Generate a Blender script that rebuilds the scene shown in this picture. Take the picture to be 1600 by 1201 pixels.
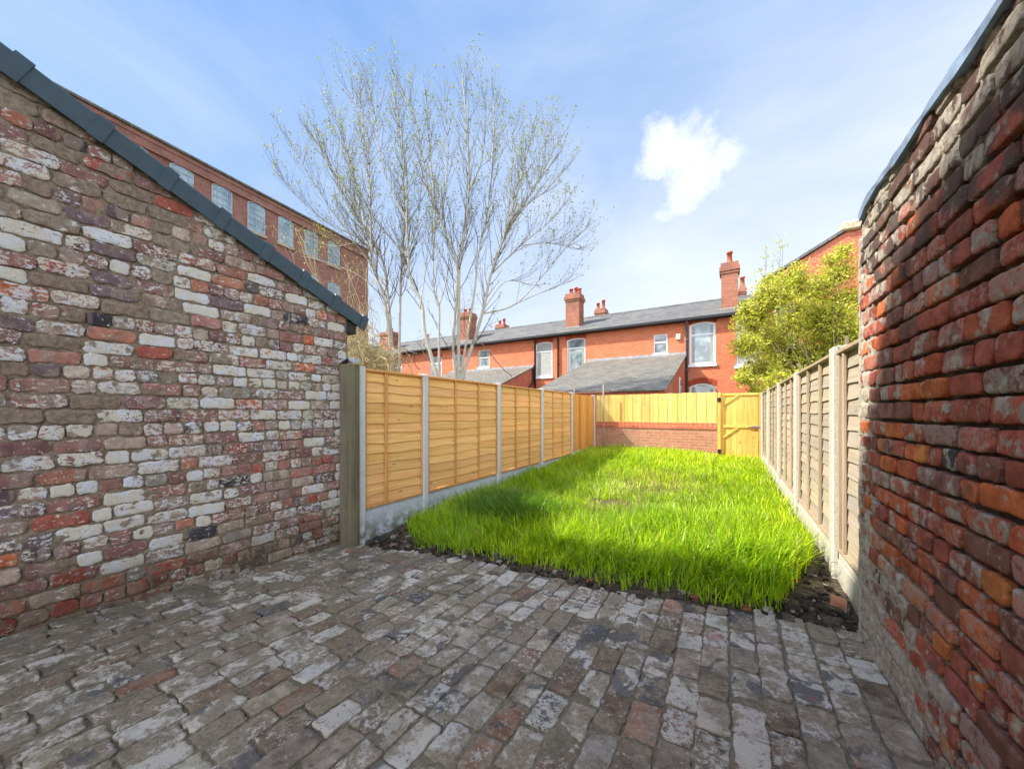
import bpy, math, random
import numpy as np
from mathutils import Vector, Matrix
R = math.radians
random.seed(7); RNG = np.random.default_rng(7)
sc = bpy.context.scene
for o in list(bpy.data.objects): bpy.data.objects.remove(o)
C = sc.collection

# ------------------------------------------------------------------ camera
F, VX, HY, HC = 570.0, 1140.0, 643.0, 1.44          # focal length and horizon of the photograph (1600 wide)
TH = math.atan((VX-800)/F)
cam = bpy.data.objects.new('camera', bpy.data.cameras.new('camera')); C.objects.link(cam)
cam.location = (0, 0, HC); cam.rotation_euler = (R(90), 0, TH)
cam.data.sensor_width = 36; cam.data.lens = F/1600*36; cam.data.shift_y = (HY-600.5)/1600
cam.data.clip_start = .05; cam.data.clip_end = 3000
sc.camera = cam
# ------------------------------------------------------------------ sun, sky, exposure
SUN = Vector((1.0, .60, -1.22)).normalized()       # travel direction of the light
sl = bpy.data.lights.new('sun', 'SUN'); so = bpy.data.objects.new('sun', sl); C.objects.link(so)
so.rotation_euler = SUN.to_track_quat('-Z', 'Y').to_euler()
sl.energy = 2.6; sl.angle = R(1.2); sl.color = (1, .95, .86)
w = bpy.data.worlds.new('World'); sc.world = w; w.use_nodes = True
nt = w.node_tree; nt.nodes.clear()
def N(nt, t, **k):
    n = nt.nodes.new(t)
    for a, b in k.items(): setattr(n, a, b)
    return n
sky = N(nt, 'ShaderNodeTexSky', sky_type='NISHITA'); sky.sun_disc = False
sky.sun_elevation = math.asin(-SUN.z); sky.sun_rotation = math.atan2(-SUN.x, -SUN.y)
sky.air_density = 1.0; sky.dust_density = .6; sky.ozone_density = 2.0
tc = N(nt, 'ShaderNodeTexCoord'); mp = N(nt, 'ShaderNodeMapping'); mp.inputs['Scale'].default_value = (1, 1, 2.2)
n1 = N(nt, 'ShaderNodeTexNoise'); n1.inputs['Scale'].default_value = 1.7; n1.inputs['Detail'].default_value = 7; n1.inputs['Roughness'].default_value = .55; n1.inputs['Distortion'].default_value = .4
cr = N(nt, 'ShaderNodeValToRGB'); cr.color_ramp.elements[0].position = .40; cr.color_ramp.elements[1].position = .80
sep = N(nt, 'ShaderNodeSeparateXYZ')
hz = N(nt, 'ShaderNodeMapRange'); hz.inputs[1].default_value = 0.0; hz.inputs[2].default_value = .75; hz.inputs[3].default_value = .62; hz.inputs[4].default_value = .0
hx = N(nt, 'ShaderNodeMapRange'); hx.inputs[1].default_value = -.9; hx.inputs[2].default_value = .5; hx.inputs[3].default_value = .0; hx.inputs[4].default_value = .42
L = nt.links.new
L(tc.outputs['Generated'], mp.inputs[0]); L(mp.outputs[0], n1.inputs['Vector']); L(n1.outputs[0], cr.inputs[0])
L(tc.outputs['Generated'], sep.inputs[0]); L(sep.outputs[2], hz.inputs[0]); L(sep.outputs[0], hx.inputs[0])
def M(nt, op, a, b=None, clamp=False):
    n = N(nt, 'ShaderNodeMath', operation=op); n.use_clamp = clamp
    for i, v in enumerate((a, b)):
        if v is None: continue
        if isinstance(v, (int, float)): n.inputs[i].default_value = v
        else: nt.links.new(v, n.inputs[i])
    return n.outputs[0]
# one small isolated cloud
def camdir(px, py):
    a = (px-800)/F; b = (HY-py)/F; c, s = math.cos(TH), math.sin(TH)
    return Vector((a*c-s, a*s+c, b)).normalized()
cl = None
wob = N(nt, 'ShaderNodeTexNoise'); wob.inputs['Scale'].default_value = 11; wob.inputs['Detail'].default_value = 9; wob.inputs['Roughness'].default_value = .62; L(tc.outputs['Generated'], wob.inputs['Vector'])
for px, py, r, k in ((1035, 236, .078, .85), (1082, 240, .098, .9), (1130, 244, .080, .8), (1088, 275, .100, .85), (1062, 308, .088, .8), (1036, 338, .078, .7), (1490, 30, .07, .3)):
    d = N(nt, 'ShaderNodeVectorMath', operation='DISTANCE'); L(tc.outputs['Generated'], d.inputs[0]); d.inputs[1].default_value = camdir(px, py)
    q = M(nt, 'ADD', d.outputs['Value'], M(nt, 'MULTIPLY', M(nt, 'SUBTRACT', wob.outputs[0], .5), .16))
    q = M(nt, 'MULTIPLY', M(nt, 'SUBTRACT', 1.0, M(nt, 'DIVIDE', q, r)), 1.6*k, True)
    q = M(nt, 'MULTIPLY', q, k)
    cl = q if cl is None else M(nt, 'MAXIMUM', cl, q)
tot = M(nt, 'ADD', M(nt, 'MULTIPLY', cr.outputs[0], .34), M(nt, 'ADD', hz.outputs[0], hx.outputs[0]), True)
tot = M(nt, 'MAXIMUM', M(nt, 'MULTIPLY', tot, .90), cl, True)
mx = N(nt, 'ShaderNodeMix', data_type='RGBA'); 
# ahead of the viewer the sky is a deep clear blue; on the sun's side it stays the bright Nishita sky
blu = N(nt, 'ShaderNodeMix', data_type='RGBA'); byr = N(nt, 'ShaderNodeMapRange', interpolation_type='SMOOTHSTEP'); byr.inputs[1].default_value = -.45; byr.inputs[2].default_value = .02; byr.inputs[3].default_value = 0; byr.inputs[4].default_value = .9
L(sep.outputs[1], byr.inputs[0]); L(byr.outputs[0], blu.inputs[0]); L(sky.outputs[0], blu.inputs[6]); blu.inputs[7].default_value = (.13, .53, 1.32, 1)
L(tot, mx.inputs[0]); L(blu.outputs[2], mx.inputs[6])

glow = N(nt, 'ShaderNodeMapRange', interpolation_type='SMOOTHSTEP')      # haze brightened behind the viewer as added fill light
for i_, v_ in enumerate((-.5, .0, 5.8, 2.05)): glow.inputs[i_+1].default_value = v_
L(sep.outputs[1], glow.inputs[0]); cc_ = N(nt, 'ShaderNodeCombineColor'); L(glow.outputs[0], cc_.inputs[0]); L(M(nt, 'MULTIPLY', glow.outputs[0], 1.03), cc_.inputs[1]); L(M(nt, 'MULTIPLY', glow.outputs[0], 1.06), cc_.inputs[2]); L(cc_.outputs[0], mx.inputs[7])
bg = N(nt, 'ShaderNodeBackground'); bg.inputs[1].default_value = .15; L(mx.outputs[2], bg.inputs[0])
wo = N(nt, 'ShaderNodeOutputWorld'); L(bg.outputs[0], wo.inputs[0])
sc.view_settings.view_transform = 'Standard'; sc.view_settings.look = 'None'; sc.view_settings.gamma = 1
sc.view_settings.exposure = 1.95

# ------------------------------------------------------------------ helpers
c_, s_ = math.cos(TH), math.sin(TH)
def ray(px, py):
    a = (px-800)/F; b = (HY-py)/F
    return (a*c_-s_, a*s_+c_, b)
def atY(px, py, y):
    r = ray(px, py); t = y/r[1]; return Vector((r[0]*t, y, HC+r[2]*t))
def atD(px, py, d):
    r = ray(px, py); return Vector((r[0]*d, r[1]*d, HC+r[2]*d))

def _h(ix, iy, seed):
    n = (ix.astype(np.int64)*374761393 + iy.astype(np.int64)*668265263 + seed*974634777) & 0x7fffffff
    n = ((n ^ (n >> 13))*1274126177) & 0x7fffffff
    n = n ^ (n >> 16)
    return (n & 0xffff)/65535.0
def noise(x, y, seed=0):
    ix = np.floor(x); iy = np.floor(y); fx = x-ix; fy = y-iy
    fx = fx*fx*(3-2*fx); fy = fy*fy*(3-2*fy)
    a = _h(ix, iy, seed); b = _h(ix+1, iy, seed); c = _h(ix, iy+1, seed); d = _h(ix+1, iy+1, seed)
    return (a*(1-fx)+b*fx)*(1-fy)+(c*(1-fx)+d*fx)*fy*1.0
def fbm(x, y, seed=0, o=3):
    s = 0; a = .5; t = 0
    for i in range(o):
        s = s + a*noise(x*2**i, y*2**i, seed+i*17); t += a; a *= .5
    return s/t

def tag(o, label=None, cat=None, group=None, kind=None):
    if label: o['label'] = label
    if cat: o['category'] = cat
    if group: o['group'] = group
    if kind: o['kind'] = kind
    return o
def empty(name, loc=(0, 0, 0), rz=0):
    o = bpy.data.objects.new(name, None); C.objects.link(o); o.location = loc; o.rotation_euler = (0, 0, rz); return o
def npobj(name, V, faces_flat, loop_tot, mat, parent=None, attrs=None, smooth=True, loc=None):
    """V (n,3); faces given as flat loop vertex indices + loop totals"""
    me = bpy.data.meshes.new(name)
    V = np.asarray(V, np.float32)
    if loc is not None: V = V-np.asarray(loc, np.float32)
    me.vertices.add(len(V)); me.vertices.foreach_set('co', V.ravel())
    me.loops.add(len(faces_flat)); me.loops.foreach_set('vertex_index', np.asarray(faces_flat, np.int32))
    lt = np.asarray(loop_tot, np.int32); me.polygons.add(len(lt))
    me.polygons.foreach_set('loop_start', np.concatenate([[0], np.cumsum(lt)[:-1]]).astype(np.int32))
    me.update(calc_edges=True)
    me.polygons.foreach_set('use_smooth', np.full(len(lt), smooth))
    for k, v in (attrs or {}).items():
        at = me.color_attributes.new(k, 'FLOAT_COLOR', 'POINT'); at.data.foreach_set('color', np.asarray(v, np.float32).ravel())
    me.materials.append(mat); me.validate()
    o = bpy.data.objects.new(name, me); C.objects.link(o)
    if parent: o.parent = parent
    if loc is not None: o.location = loc
    return o
class MB:
    """collects shapes for one mesh object"""
    def __init__(s): s.v = []; s.f = []; s.c = []
    def add(s, vs, fs, c=None):
        b = len(s.v); s.v += [tuple(v) for v in vs]; s.f += [tuple(i+b for i in f) for f in fs]
        s.c += [c if c else (1, 1, 1, 1)]*len(vs)
    def box(s, x0, x1, y0, y1, z0, z1, c=None, bev=0, jit=0):
        if x0 > x1: x0, x1 = x1, x0
        if y0 > y1: y0, y1 = y1, y0
        if bev <= 0:
            vs = [(x, y, z) for x in (x0, x1) for y in (y0, y1) for z in (z0, z1)]
            if jit: vs = [(v[0]+random.uniform(-jit, jit), v[1]+random.uniform(-jit, jit), v[2]+random.uniform(-jit, jit)) for v in vs]
            s.add(vs, [(0, 1, 3, 2), (4, 6, 7, 5), (0, 4, 5, 1), (2, 3, 7, 6), (0, 2, 6, 4), (1, 5, 7, 3)], c)
        else:
            b = min(bev, (x1-x0)*.45, (y1-y0)*.45, (z1-z0)*.45); vs = []; idx = {}
            for i, (X, sx) in enumerate(((x0, 1), (x1, -1))):
                for j, (Y, sy) in enumerate(((y0, 1), (y1, -1))):
                    for k, (Z, sz) in enumerate(((z0, 1), (z1, -1))):
                        for a in range(3):
                            p = [X+sx*b, Y+sy*b, Z+sz*b]; p[a] = (X, Y, Z)[a]
                            idx[(i, j, k, a)] = len(vs); vs.append(tuple(p))
            q = idx; fs = []
            for i in (0, 1): fs.append([q[(i, 0, 0, 0)], q[(i, 1, 0, 0)], q[(i, 1, 1, 0)], q[(i, 0, 1, 0)]])
            for i in (0, 1): fs.append([q[(0, i, 0, 1)], q[(1, i, 0, 1)], q[(1, i, 1, 1)], q[(0, i, 1, 1)]])
            for i in (0, 1): fs.append([q[(0, 0, i, 2)], q[(1, 0, i, 2)], q[(1, 1, i, 2)], q[(0, 1, i, 2)]])
            for i in (0, 1):
                for j in (0, 1):
                    fs.append([q[(i, j, 0, 0)], q[(i, j, 1, 0)], q[(i, j, 1, 1)], q[(i, j, 0, 1)]])
                    fs.append([q[(i, 0, j, 0)], q[(i, 1, j, 0)], q[(i, 1, j, 2)], q[(i, 0, j, 2)]])
                    fs.append([q[(0, i, j, 1)], q[(1, i, j, 1)], q[(1, i, j, 2)], q[(0, i, j, 2)]])
                    for k in (0, 1): fs.append([q[(i, j, k, 0)], q[(i, j, k, 1)], q[(i, j, k, 2)]])
            s.add(vs, fs, c)
    def prism(s, pts, off, c=None):
        """polygon pts (3D) extruded by vector off"""
        n = len(pts); vs = [tuple(p) for p in pts]+[tuple(Vector(p)+Vector(off)) for p in pts]
        s.add(vs, [tuple(range(n)), tuple(range(2*n-1, n-1, -1))]+[(i, (i+1) % n, n+(i+1) % n, n+i) for i in range(n)], c)
    def tube(s, pts, rad, n=6, c=None, cap=True):
        P = [Vector(p) for p in pts]; rings = []; vs = []; fs = []
        ref = Vector((.37, .81, .45))
        for i, p in enumerate(P):
            d = (P[min(i+1, len(P)-1)]-P[max(i-1, 0)])
            d = d.normalized() if d.length > 1e-9 else Vector((0, 0, 1))
            a = d.cross(ref); a = a.normalized() if a.length > 1e-4 else d.orthogonal().normalized(); b = d.cross(a)
            r = rad[i] if isinstance(rad, (list, tuple)) else rad
            vs += [p+a*(r*math.cos(2*math.pi*k/n))+b*(r*math.sin(2*math.pi*k/n)) for k in range(n)]
        for i in range(len(P)-1):
            for k in range(n): fs.append((i*n+k, i*n+(k+1) % n, (i+1)*n+(k+1) % n, (i+1)*n+k))
        if cap: fs += [tuple(range(n-1, -1, -1)), tuple((len(P)-1)*n+k for k in range(n))]
        s.add(vs, fs, c)
    def build(s, name, mat, parent=None, smooth=False, loc=None):
        me = bpy.data.meshes.new(name)
        V = s.v if loc is None else [(a[0]-loc[0], a[1]-loc[1], a[2]-loc[2]) for a in s.v]
        me.from_pydata(V, [], s.f)
        import bmesh
        bm = bmesh.new(); bm.from_mesh(me); bmesh.ops.recalc_face_normals(bm, faces=bm.faces); bm.to_mesh(me); bm.free()
        at = me.color_attributes.new('col', 'FLOAT_COLOR', 'POINT'); at.data.foreach_set('color', np.asarray(s.c, np.float32).ravel())
        if smooth: me.polygons.foreach_set('use_smooth', np.full(len(me.polygons), True))
        me.materials.append(mat)
        o = bpy.data.objects.new(name, me); C.objects.link(o)
        if parent: o.parent = parent
        if loc is not None: o.location = loc
        return o

# ------------------------------------------------------------------ materials
class Mat:
    def __init__(s, name, rough=.85, spec=.3):
        s.m = bpy.data.materials.new(name); s.m.use_nodes = True; s.nt = s.m.node_tree
        s.b = s.nt.nodes['Principled BSDF']; s.b.inputs['Roughness'].default_value = rough; s.b.inputs['Specular IOR Level'].default_value = spec
        s.tc = N(s.nt, 'ShaderNodeTexCoord').outputs['Object']
    def L(s, a, b): s.nt.links.new(a, b)
    def map(s, scale, src=None, loc=(0, 0, 0)):
        n = N(s.nt, 'ShaderNodeMapping'); n.inputs['Scale'].default_value = scale; n.inputs['Location'].default_value = loc; s.L(src or s.tc, n.inputs[0]); return n.outputs[0]
    def noise(s, scale, detail=4, rough=.55, vec=None, dist=0):
        n = N(s.nt, 'ShaderNodeTexNoise'); n.inputs['Scale'].default_value = scale; n.inputs['Detail'].default_value = detail
        n.inputs['Roughness'].default_value = rough; n.inputs['Distortion'].default_value = dist; s.L(vec or s.tc, n.inputs['Vector']); return n.outputs[0]
    def ramp(s, f, lo, hi, a=0., b=1.):
        n = N(s.nt, 'ShaderNodeMapRange', interpolation_type='SMOOTHSTEP')
        for i, v in enumerate((lo, hi, a, b)):
            n.inputs[i+1].default_value = v
        s.L(f, n.inputs[0]); return n.outputs[0]
    def math(s, op, a, b=None, clamp=False): return M(s.nt, op, a, b, clamp)
    def mix(s, f, a, b, blend='MIX'):
        n = N(s.nt, 'ShaderNodeMix', data_type='RGBA', blend_type=blend)
        for i, v in ((0, f), (6, a), (7, b)):
            if isinstance(v, (int, float)): n.inputs[i].default_value = v
            elif isinstance(v, tuple): n.inputs[i].default_value = v if len(v) == 4 else (*v, 1)
            else: s.L(v, n.inputs[i])
        return n.outputs[2]
    def attr(s, name):
        n = N(s.nt, 'ShaderNodeAttribute'); n.attribute_name = name; return n
    def bump(s, h, strength=.3, dist=.01):
        n = N(s.nt, 'ShaderNodeBump'); n.inputs['Strength'].default_value = strength; n.inputs['Distance'].default_value = dist
        s.L(h, n.inputs['Height']); s.L(n.outputs[0], s.b.inputs['Normal'])
    def out(s, col):
        if isinstance(col, tuple): s.b.inputs['Base Color'].default_value = (*col, 1)
        else: s.L(col, s.b.inputs['Base Color'])
        return s.m
    def wallvec(s):
        sp = N(s.nt, 'ShaderNodeSeparateXYZ'); s.L(s.tc, sp.inputs[0])
        cb = N(s.nt, 'ShaderNodeCombineXYZ'); s.L(s.math('ADD', sp.outputs[0], sp.outputs[1]), cb.inputs[0]); s.L(sp.outputs[2], cb.inputs[1]); return cb.outputs[0]
    def sep(s, v=None):
        sp = N(s.nt, 'ShaderNodeSeparateXYZ'); s.L(v or s.tc, sp.inputs[0]); return sp.outputs

def plain(name, col, rough=.6, var=.15, scale=6, spec=.3, metal=0, bump=.0):
    m = Mat(name, rough, spec); n = m.noise(scale, 5)
    k = m.ramp(n, .3, .7, 1-var, 1+var)
    m.b.inputs['Metallic'].default_value = metal
    cn = N(m.nt, 'ShaderNodeCombineColor');
    for i in range(3): m.L(m.math('MULTIPLY', k, col[i]), cn.inputs[i])
    if bump: m.bump(m.noise(scale*8, 4), bump, .004)
    return m.out(cn.outputs[0])

def real_brick_mat(name, kind):
    m = Mat(name, .88, .22)
    A = m.attr('col'); B = m.attr('par')              # par: r paint amount, g smear amount, b random
    sp = N(m.nt, 'ShaderNodeSeparateColor'); m.L(B.outputs['Color'], sp.inputs[0])
    paint, smear, rnd = sp.outputs
    fine = m.noise(55, 6, .65); mid = m.noise(14, 5, .6); big = m.noise(2.2, 3); grit = m.noise(240, 3, .6)
    col = m.mix(m.ramp(mid, .35, .7), A.outputs['Color'], m.mix(1.0, A.outputs['Color'], {'left': (.66, .62, .66), 'right': (.60, .50, .46), 'pave': (.55, .52, .5)}[kind], 'MULTIPLY'))
    col = m.mix(m.ramp(fine, .52, .72, 0, .55), col, m.mix(1.0, col, (1.5, 1.5, 1.5), 'MULTIPLY'))
    col = m.mix(m.ramp(fine, .42, .28, 0, .6), col, m.mix(1.0, col, (.5, .48, .48), 'MULTIPLY'))
    # patches along each brick
    if kind == 'left':
        vm = m.map((1, 9, 3)); pn = m.noise(1.0, 3, .5, vm); col = m.mix(m.ramp(pn, .53, .59, 0, .6), col, (.36, .27, .22))
        col = m.mix(m.ramp(m.noise(1.3, 2, .5, vm), .60, .65, 0, .6), col, (.24, .155, .15))
        pf = m.math('ADD', m.math('MULTIPLY', m.noise(24, 8, .75, m.map((1, 1, 1.7)), .5), .7), m.math('MULTIPLY', m.noise(90, 5, .7), .3)); pm = m.math('ADD', pf, m.math('MULTIPLY', paint, .215))
        msk = m.ramp(pm, .585, .605)
        wh = m.mix(m.ramp(m.noise(9, 2), .4, .65), (.74, .68, .57), (.74, .76, .80))
        wh = m.mix(m.ramp(grit, .3, .7), wh, m.mix(1.0, wh, (.72, .70, .68), 'MULTIPLY'))
        col = m.mix(msk, col, wh)
        mort = m.mix(m.ramp(m.noise(30, 6, .7), .35, .65), (.18, .135, .095), (.33, .26, .19))
        sm = m.math('ADD', m.noise(10, 5, .6), m.math('MULTIPLY', smear, .42)); col = m.mix(m.ramp(sm, .80, .88, 0, .9), col, mort)
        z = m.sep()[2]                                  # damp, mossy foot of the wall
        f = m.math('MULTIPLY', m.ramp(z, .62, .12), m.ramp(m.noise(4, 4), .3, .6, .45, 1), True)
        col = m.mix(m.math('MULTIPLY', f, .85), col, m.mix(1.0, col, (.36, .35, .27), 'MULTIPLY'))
    elif kind == 'right':
        pf = m.noise(38, 6, .7, None, .5); pm = m.math('ADD', pf, m.math('MULTIPLY', paint, .30)); col = m.mix(m.ramp(pm, .64, .78, 0, .62), col, (.46, .34, .29))
        z = m.sep()[2]; y = m.sep()[1]
        soot = m.math('ADD', m.noise(5, 6, .68), m.math('MULTIPLY', m.ramp(z, 1.7, 2.5), .26)); col = m.mix(m.ramp(soot, .56, .70, 0, .85), col, (.085, .072, .06))
        sm = m.math('ADD', m.noise(13, 6, .65), m.math('MULTIPLY', smear, .55)); 
        pale = m.mix(m.ramp(m.noise(40, 4), .35, .65), (.34, .30, .24), (.54, .48, .38))
        col = m.mix(m.ramp(sm, .70, .80, 0, .92), col, pale)
        pits = N(m.nt, 'ShaderNodeTexVoronoi'); pits.inputs['Scale'].default_value = 120; m.L(m.tc, pits.inputs['Vector'])
        col = m.mix(m.ramp(pits.outputs['Distance'], .22, .12, 0, .55), col, (.05, .02, .015))
    else:
        sand = m.mix(m.ramp(m.noise(60, 6, .7), .35, .65), (.22, .175, .12), (.40, .325, .23))
        bl = m.ramp(m.math('ADD', m.noise(8.5, 4, .55, None, .6), m.math('MULTIPLY', smear, .22)), .70, .77, 0, .85)
        col = m.mix(m.ramp(m.math('ADD', m.noise(34, 9, .78), m.math('MULTIPLY', paint, .23)), .58, .655, 0, .85), col, m.mix(m.ramp(m.noise(5, 2), .4, .6), (.68, .63, .52), (.64, .60, .54)))
        col = m.mix(bl, col, (.105, .098, .095))
        rm = m.ramp(m.noise(4.2, 3), .68, .73, 0, .6); col = m.mix(rm, col, (.42, .16, .11))
        xx = m.sep()[0]; k2 = m.ramp(xx, -3.6, -.2, .075, .03)   # more sand and moss beside the long wall
        sand = m.mix(m.ramp(xx, -1.2, -3.4, 0, .6), sand, (.105, .092, .062)); col = m.mix(m.ramp(m.math('ADD', m.noise(6.5, 8, .72), k2), .51, .60, 0, .9), col, sand)  # sand colour darkened toward the left wall, standing in for its shade
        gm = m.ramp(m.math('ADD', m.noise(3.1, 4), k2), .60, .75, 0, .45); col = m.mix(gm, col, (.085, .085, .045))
        spk = N(m.nt, 'ShaderNodeTexVoronoi'); spk.inputs['Scale'].default_value = 70; m.L(m.tc, spk.inputs['Vector'])
        col = m.mix(m.ramp(spk.outputs['Distance'], .09, .05, 0, .5), col, (.6, .58, .52))
    g2 = m.noise(130, 5, .75)
    col = m.mix(m.ramp(g2, .34, .22 if kind == 'right' else .24, 0, .6), col, m.mix(1.0, col, (.35, .33, .32), 'MULTIPLY')); col = m.mix(m.ramp(g2, .60, .75, 0, .35), col, m.mix(1.0, col, (1.5, 1.48, 1.45), 'MULTIPLY'))
    m.bump(m.math('ADD', m.math('MULTIPLY', fine, .8), m.math('ADD', m.math('MULTIPLY', g2, .8), m.math('MULTIPLY', grit, .3))), 1.0, .011)
    return m.out(col)
def mortar_mat(name, kind):
    m = Mat(name, .95, .15)
    a = m.noise(45, 7, .7); b = m.noise(6, 4, .6); g = m.noise(260, 2)
    if kind == 'left':
        col = m.mix(m.ramp(a, .3, .7), (.13, .10, .07), (.32, .25, .185)); col = m.mix(m.ramp(b, .4, .7, 0, .5), col, (.22, .17, .135))
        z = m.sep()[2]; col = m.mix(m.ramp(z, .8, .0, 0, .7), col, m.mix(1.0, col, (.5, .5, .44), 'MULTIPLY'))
    elif kind == 'right':
        y, z = m.sep()[1], m.sep()[2]
        p = m.math('MAXIMUM', m.ramp(y, 1.42, 1.58), m.math('MAXIMUM', m.ramp(z, 2.15, 2.4), m.math('MULTIPLY', m.ramp(z, 1.0, .5), m.ramp(y, .6, 1.2))))
        p = m.math('ADD', p, m.math('SUBTRACT', m.noise(8, 4), .5), True)
        col = m.mix(p, m.mix(m.ramp(a, .3, .7), (.028, .024, .02), (.075, .062, .05)), m.mix(m.ramp(a, .3, .7), (.30, .27, .21), (.54, .49, .39)))  # near-black joint colour paints in the deep shade of the recesses
    else:
        col = m.mix(m.ramp(a, .3, .7), (.12, .098, .066), (.27, .22, .155)); col = m.mix(m.ramp(b, .45, .7, 0, .5), col, (.13, .115, .07))
        spk = N(m.nt, 'ShaderNodeTexVoronoi'); spk.inputs['Scale'].default_value = 60; m.L(m.tc, spk.inputs['Vector'])
        col = m.mix(m.ramp(spk.outputs['Distance'], .10, .05, 0, .6), col, (.5, .47, .4))
    m.bump(m.math('ADD', a, m.math('MULTIPLY', g, .5)), .8, .008)
    return m.out(col)
def brickwork(name, c1, c2, mort, bw=.225, bh=.075, ms=.010, var=.5, soot=(.2, .08, .06), sk=.35, bump=.4):
    m = Mat(name, .9, .2); v = m.wallvec()
    n = N(m.nt, 'ShaderNodeTexBrick'); m.L(v, n.inputs['Vector'])
    for k, x in (('Color1', c1), ('Color2', c2), ('Mortar', mort)): n.inputs[k].default_value = (*x, 1)
    n.inputs['Scale'].default_value = 1; n.inputs['Mortar Size'].default_value = ms; n.inputs['Brick Width'].default_value = bw; n.inputs['Row Height'].default_value = bh; n.inputs['Bias'].default_value = -.1
    col = m.mix(m.ramp(m.noise(1.1, 5, .65), .45, .75, 0, sk), n.outputs[0], soot)
    col = m.mix(m.ramp(m.noise(7, 5, .7), .5, .3, 0, .5), col, m.mix(1.0, col, (.62, .55, .52), 'MULTIPLY')); col = m.mix(m.ramp(m.noise(18, 4, .6), .4, .7, 0, var), col, m.mix(1.0, col, (1.35, 1.3, 1.3), 'MULTIPLY'))
    col = m.mix(m.ramp(m.noise(.5, 3, .5), .5, .8, 0, .25), col, (.5, .42, .36))
    m.bump(n.outputs['Fac'], -bump, .01)
    return m.out(col)
def slate(name, c1, c2, dark=(.05, .052, .06)):
    m = Mat(name, .6, .4); s = m.sep(); cb = N(m.nt, 'ShaderNodeCombineXYZ'); m.L(s[0], cb.inputs[0]); m.L(m.math('MULTIPLY', s[1], 1.12), cb.inputs[1])
    n = N(m.nt, 'ShaderNodeTexBrick'); m.L(cb.outputs[0], n.inputs['Vector'])
    for k, x in (('Color1', c1), ('Color2', c2), ('Mortar', dark)): n.inputs[k].default_value = (*x, 1)
    n.inputs['Scale'].default_value = 1; n.inputs['Mortar Size'].default_value = .012; n.inputs['Brick Width'].default_value = .26; n.inputs['Row Height'].default_value = .2
    col = m.mix(m.ramp(m.noise(1.3, 5, .65), .45, .75, 0, .5), n.outputs[0], (.21, .205, .16))
    col = m.mix(m.ramp(m.noise(9, 5, .7), .6, .72, 0, .6), col, (.33, .33, .31)); col = m.mix(m.ramp(m.noise(5, 4, .7), .42, .3, 0, .5), col, dark)
    m.bump(n.outputs['Fac'], -.6, .02); return m.out(col)
def wood(name, c1, c2, axis='y', knots=.8, grain=1.0, wear=None, rough=.75):
    m = Mat(name, rough, .25); A = m.attr('col')
    sc_ = {'y': (9, .55, 28), 'z': (16, 16, .7)}[axis]
    nv = m.noise(2.2, 6, .65, m.map(tuple(q*1.0 for q in sc_)), .6)
    col = m.mix(m.ramp(nv, .35, .68, 0, grain), c1, c2)
    kv = m.map({'y': (2, 3.4, 9), 'z': (8, 8, 2.6)}[axis]); vo = N(m.nt, 'ShaderNodeTexVoronoi'); vo.inputs['Scale'].default_value = 1.0; m.L(kv, vo.inputs['Vector'])
    col = m.mix(m.ramp(vo.outputs['Distance'], .13, .05, 0, knots), col, (c2[0]*.45, c2[1]*.33, c2[2]*.3))
    if wear: col = m.mix(m.ramp(m.noise(3, 5, .65), .45, .7, 0, .75), col, wear)
    col = m.mix(1.0, col, A.outputs['Color'], 'MULTIPLY')
    m.bump(nv, .35, .004); return m.out(col)

MT = {}
MT['brickL'] = real_brick_mat('reclaimed_brick', 'left'); MT['mortL'] = mortar_mat('lime_mortar', 'left')
MT['brickR'] = real_brick_mat('weathered_red_brick', 'right'); MT['mortR'] = mortar_mat('shade_dark_mortar', 'right')
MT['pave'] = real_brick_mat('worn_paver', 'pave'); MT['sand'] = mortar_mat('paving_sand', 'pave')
MT['terr'] = brickwork('orange_red_brick', (.60, .165, .075), (.50, .12, .05), (.50, .23, .14), bw=.23, bh=.082, sk=.25, soot=(.42, .13, .07))
MT['terr2'] = brickwork('deep_red_brick', (.58, .15, .08), (.44, .095, .05), (.42, .22, .15), bw=.23, bh=.082, sk=.3)
MT['arch'] = brickwork('arch_brick', (.44, .085, .04), (.36, .06, .03), (.30, .13, .08), bw=.078, bh=.25, ms=.012)
MT['mill'] = brickwork('mill_brick', (.33, .145, .11), (.25, .10, .08), (.27, .18, .145), bw=.45, bh=.15, ms=.02, soot=(.13, .07, .055), sk=.5)
MT['chim'] = brickwork('chimney_brick', (.40, .14, .085), (.28, .09, .06), (.27, .18, .12), bw=.23, bh=.08, sk=.7, soot=(.09, .065, .05))
MT['gwall'] = brickwork('garden_brick', (.46, .19, .11), (.36, .14, .085), (.36, .26, .17), bw=.225, bh=.075, ms=.009, sk=.45, soot=(.40, .27, .17))
MT['slate'] = slate('roof_slate', (.085, .080, .072), (.15, .143, .128))
MT['slate2'] = slate('mossy_slate', (.115, .108, .09), (.19, .178, .145))
MT['lead'] = plain('lead_flashing', (.32, .33, .34), .5, .2)
MT['upvc'] = plain('white_upvc', (.78, .79, .80), .35, .05)
MT['millframe'] = plain('weathered_frame', (.42, .44, .45), .6, .2)
MT['cream'] = plain('cream_paint', (.62, .60, .52), .6, .15)
MT['stone'] = plain('sandstone', (.42, .36, .26), .9, .25, 9, bump=.3)
MT['blackpipe'] = plain('black_pipe', (.022, .022, .026), .5, .2)
MT['greypipe'] = plain('grey_pipe', (.10, .10, .11), .5, .2)
MT['terracotta'] = plain('terracotta', (.42, .12, .06), .8, .25)
MT['curtain'] = plain('net_curtain', (.36, .36, .33), .9, .2, 14)
MT['verge'] = plain('verge_plastic', (.030, .056, .072), .42, .12, 10, .45)
MT['dark'] = plain('dark_timber', (.035, .03, .028), .7, .3)
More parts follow.
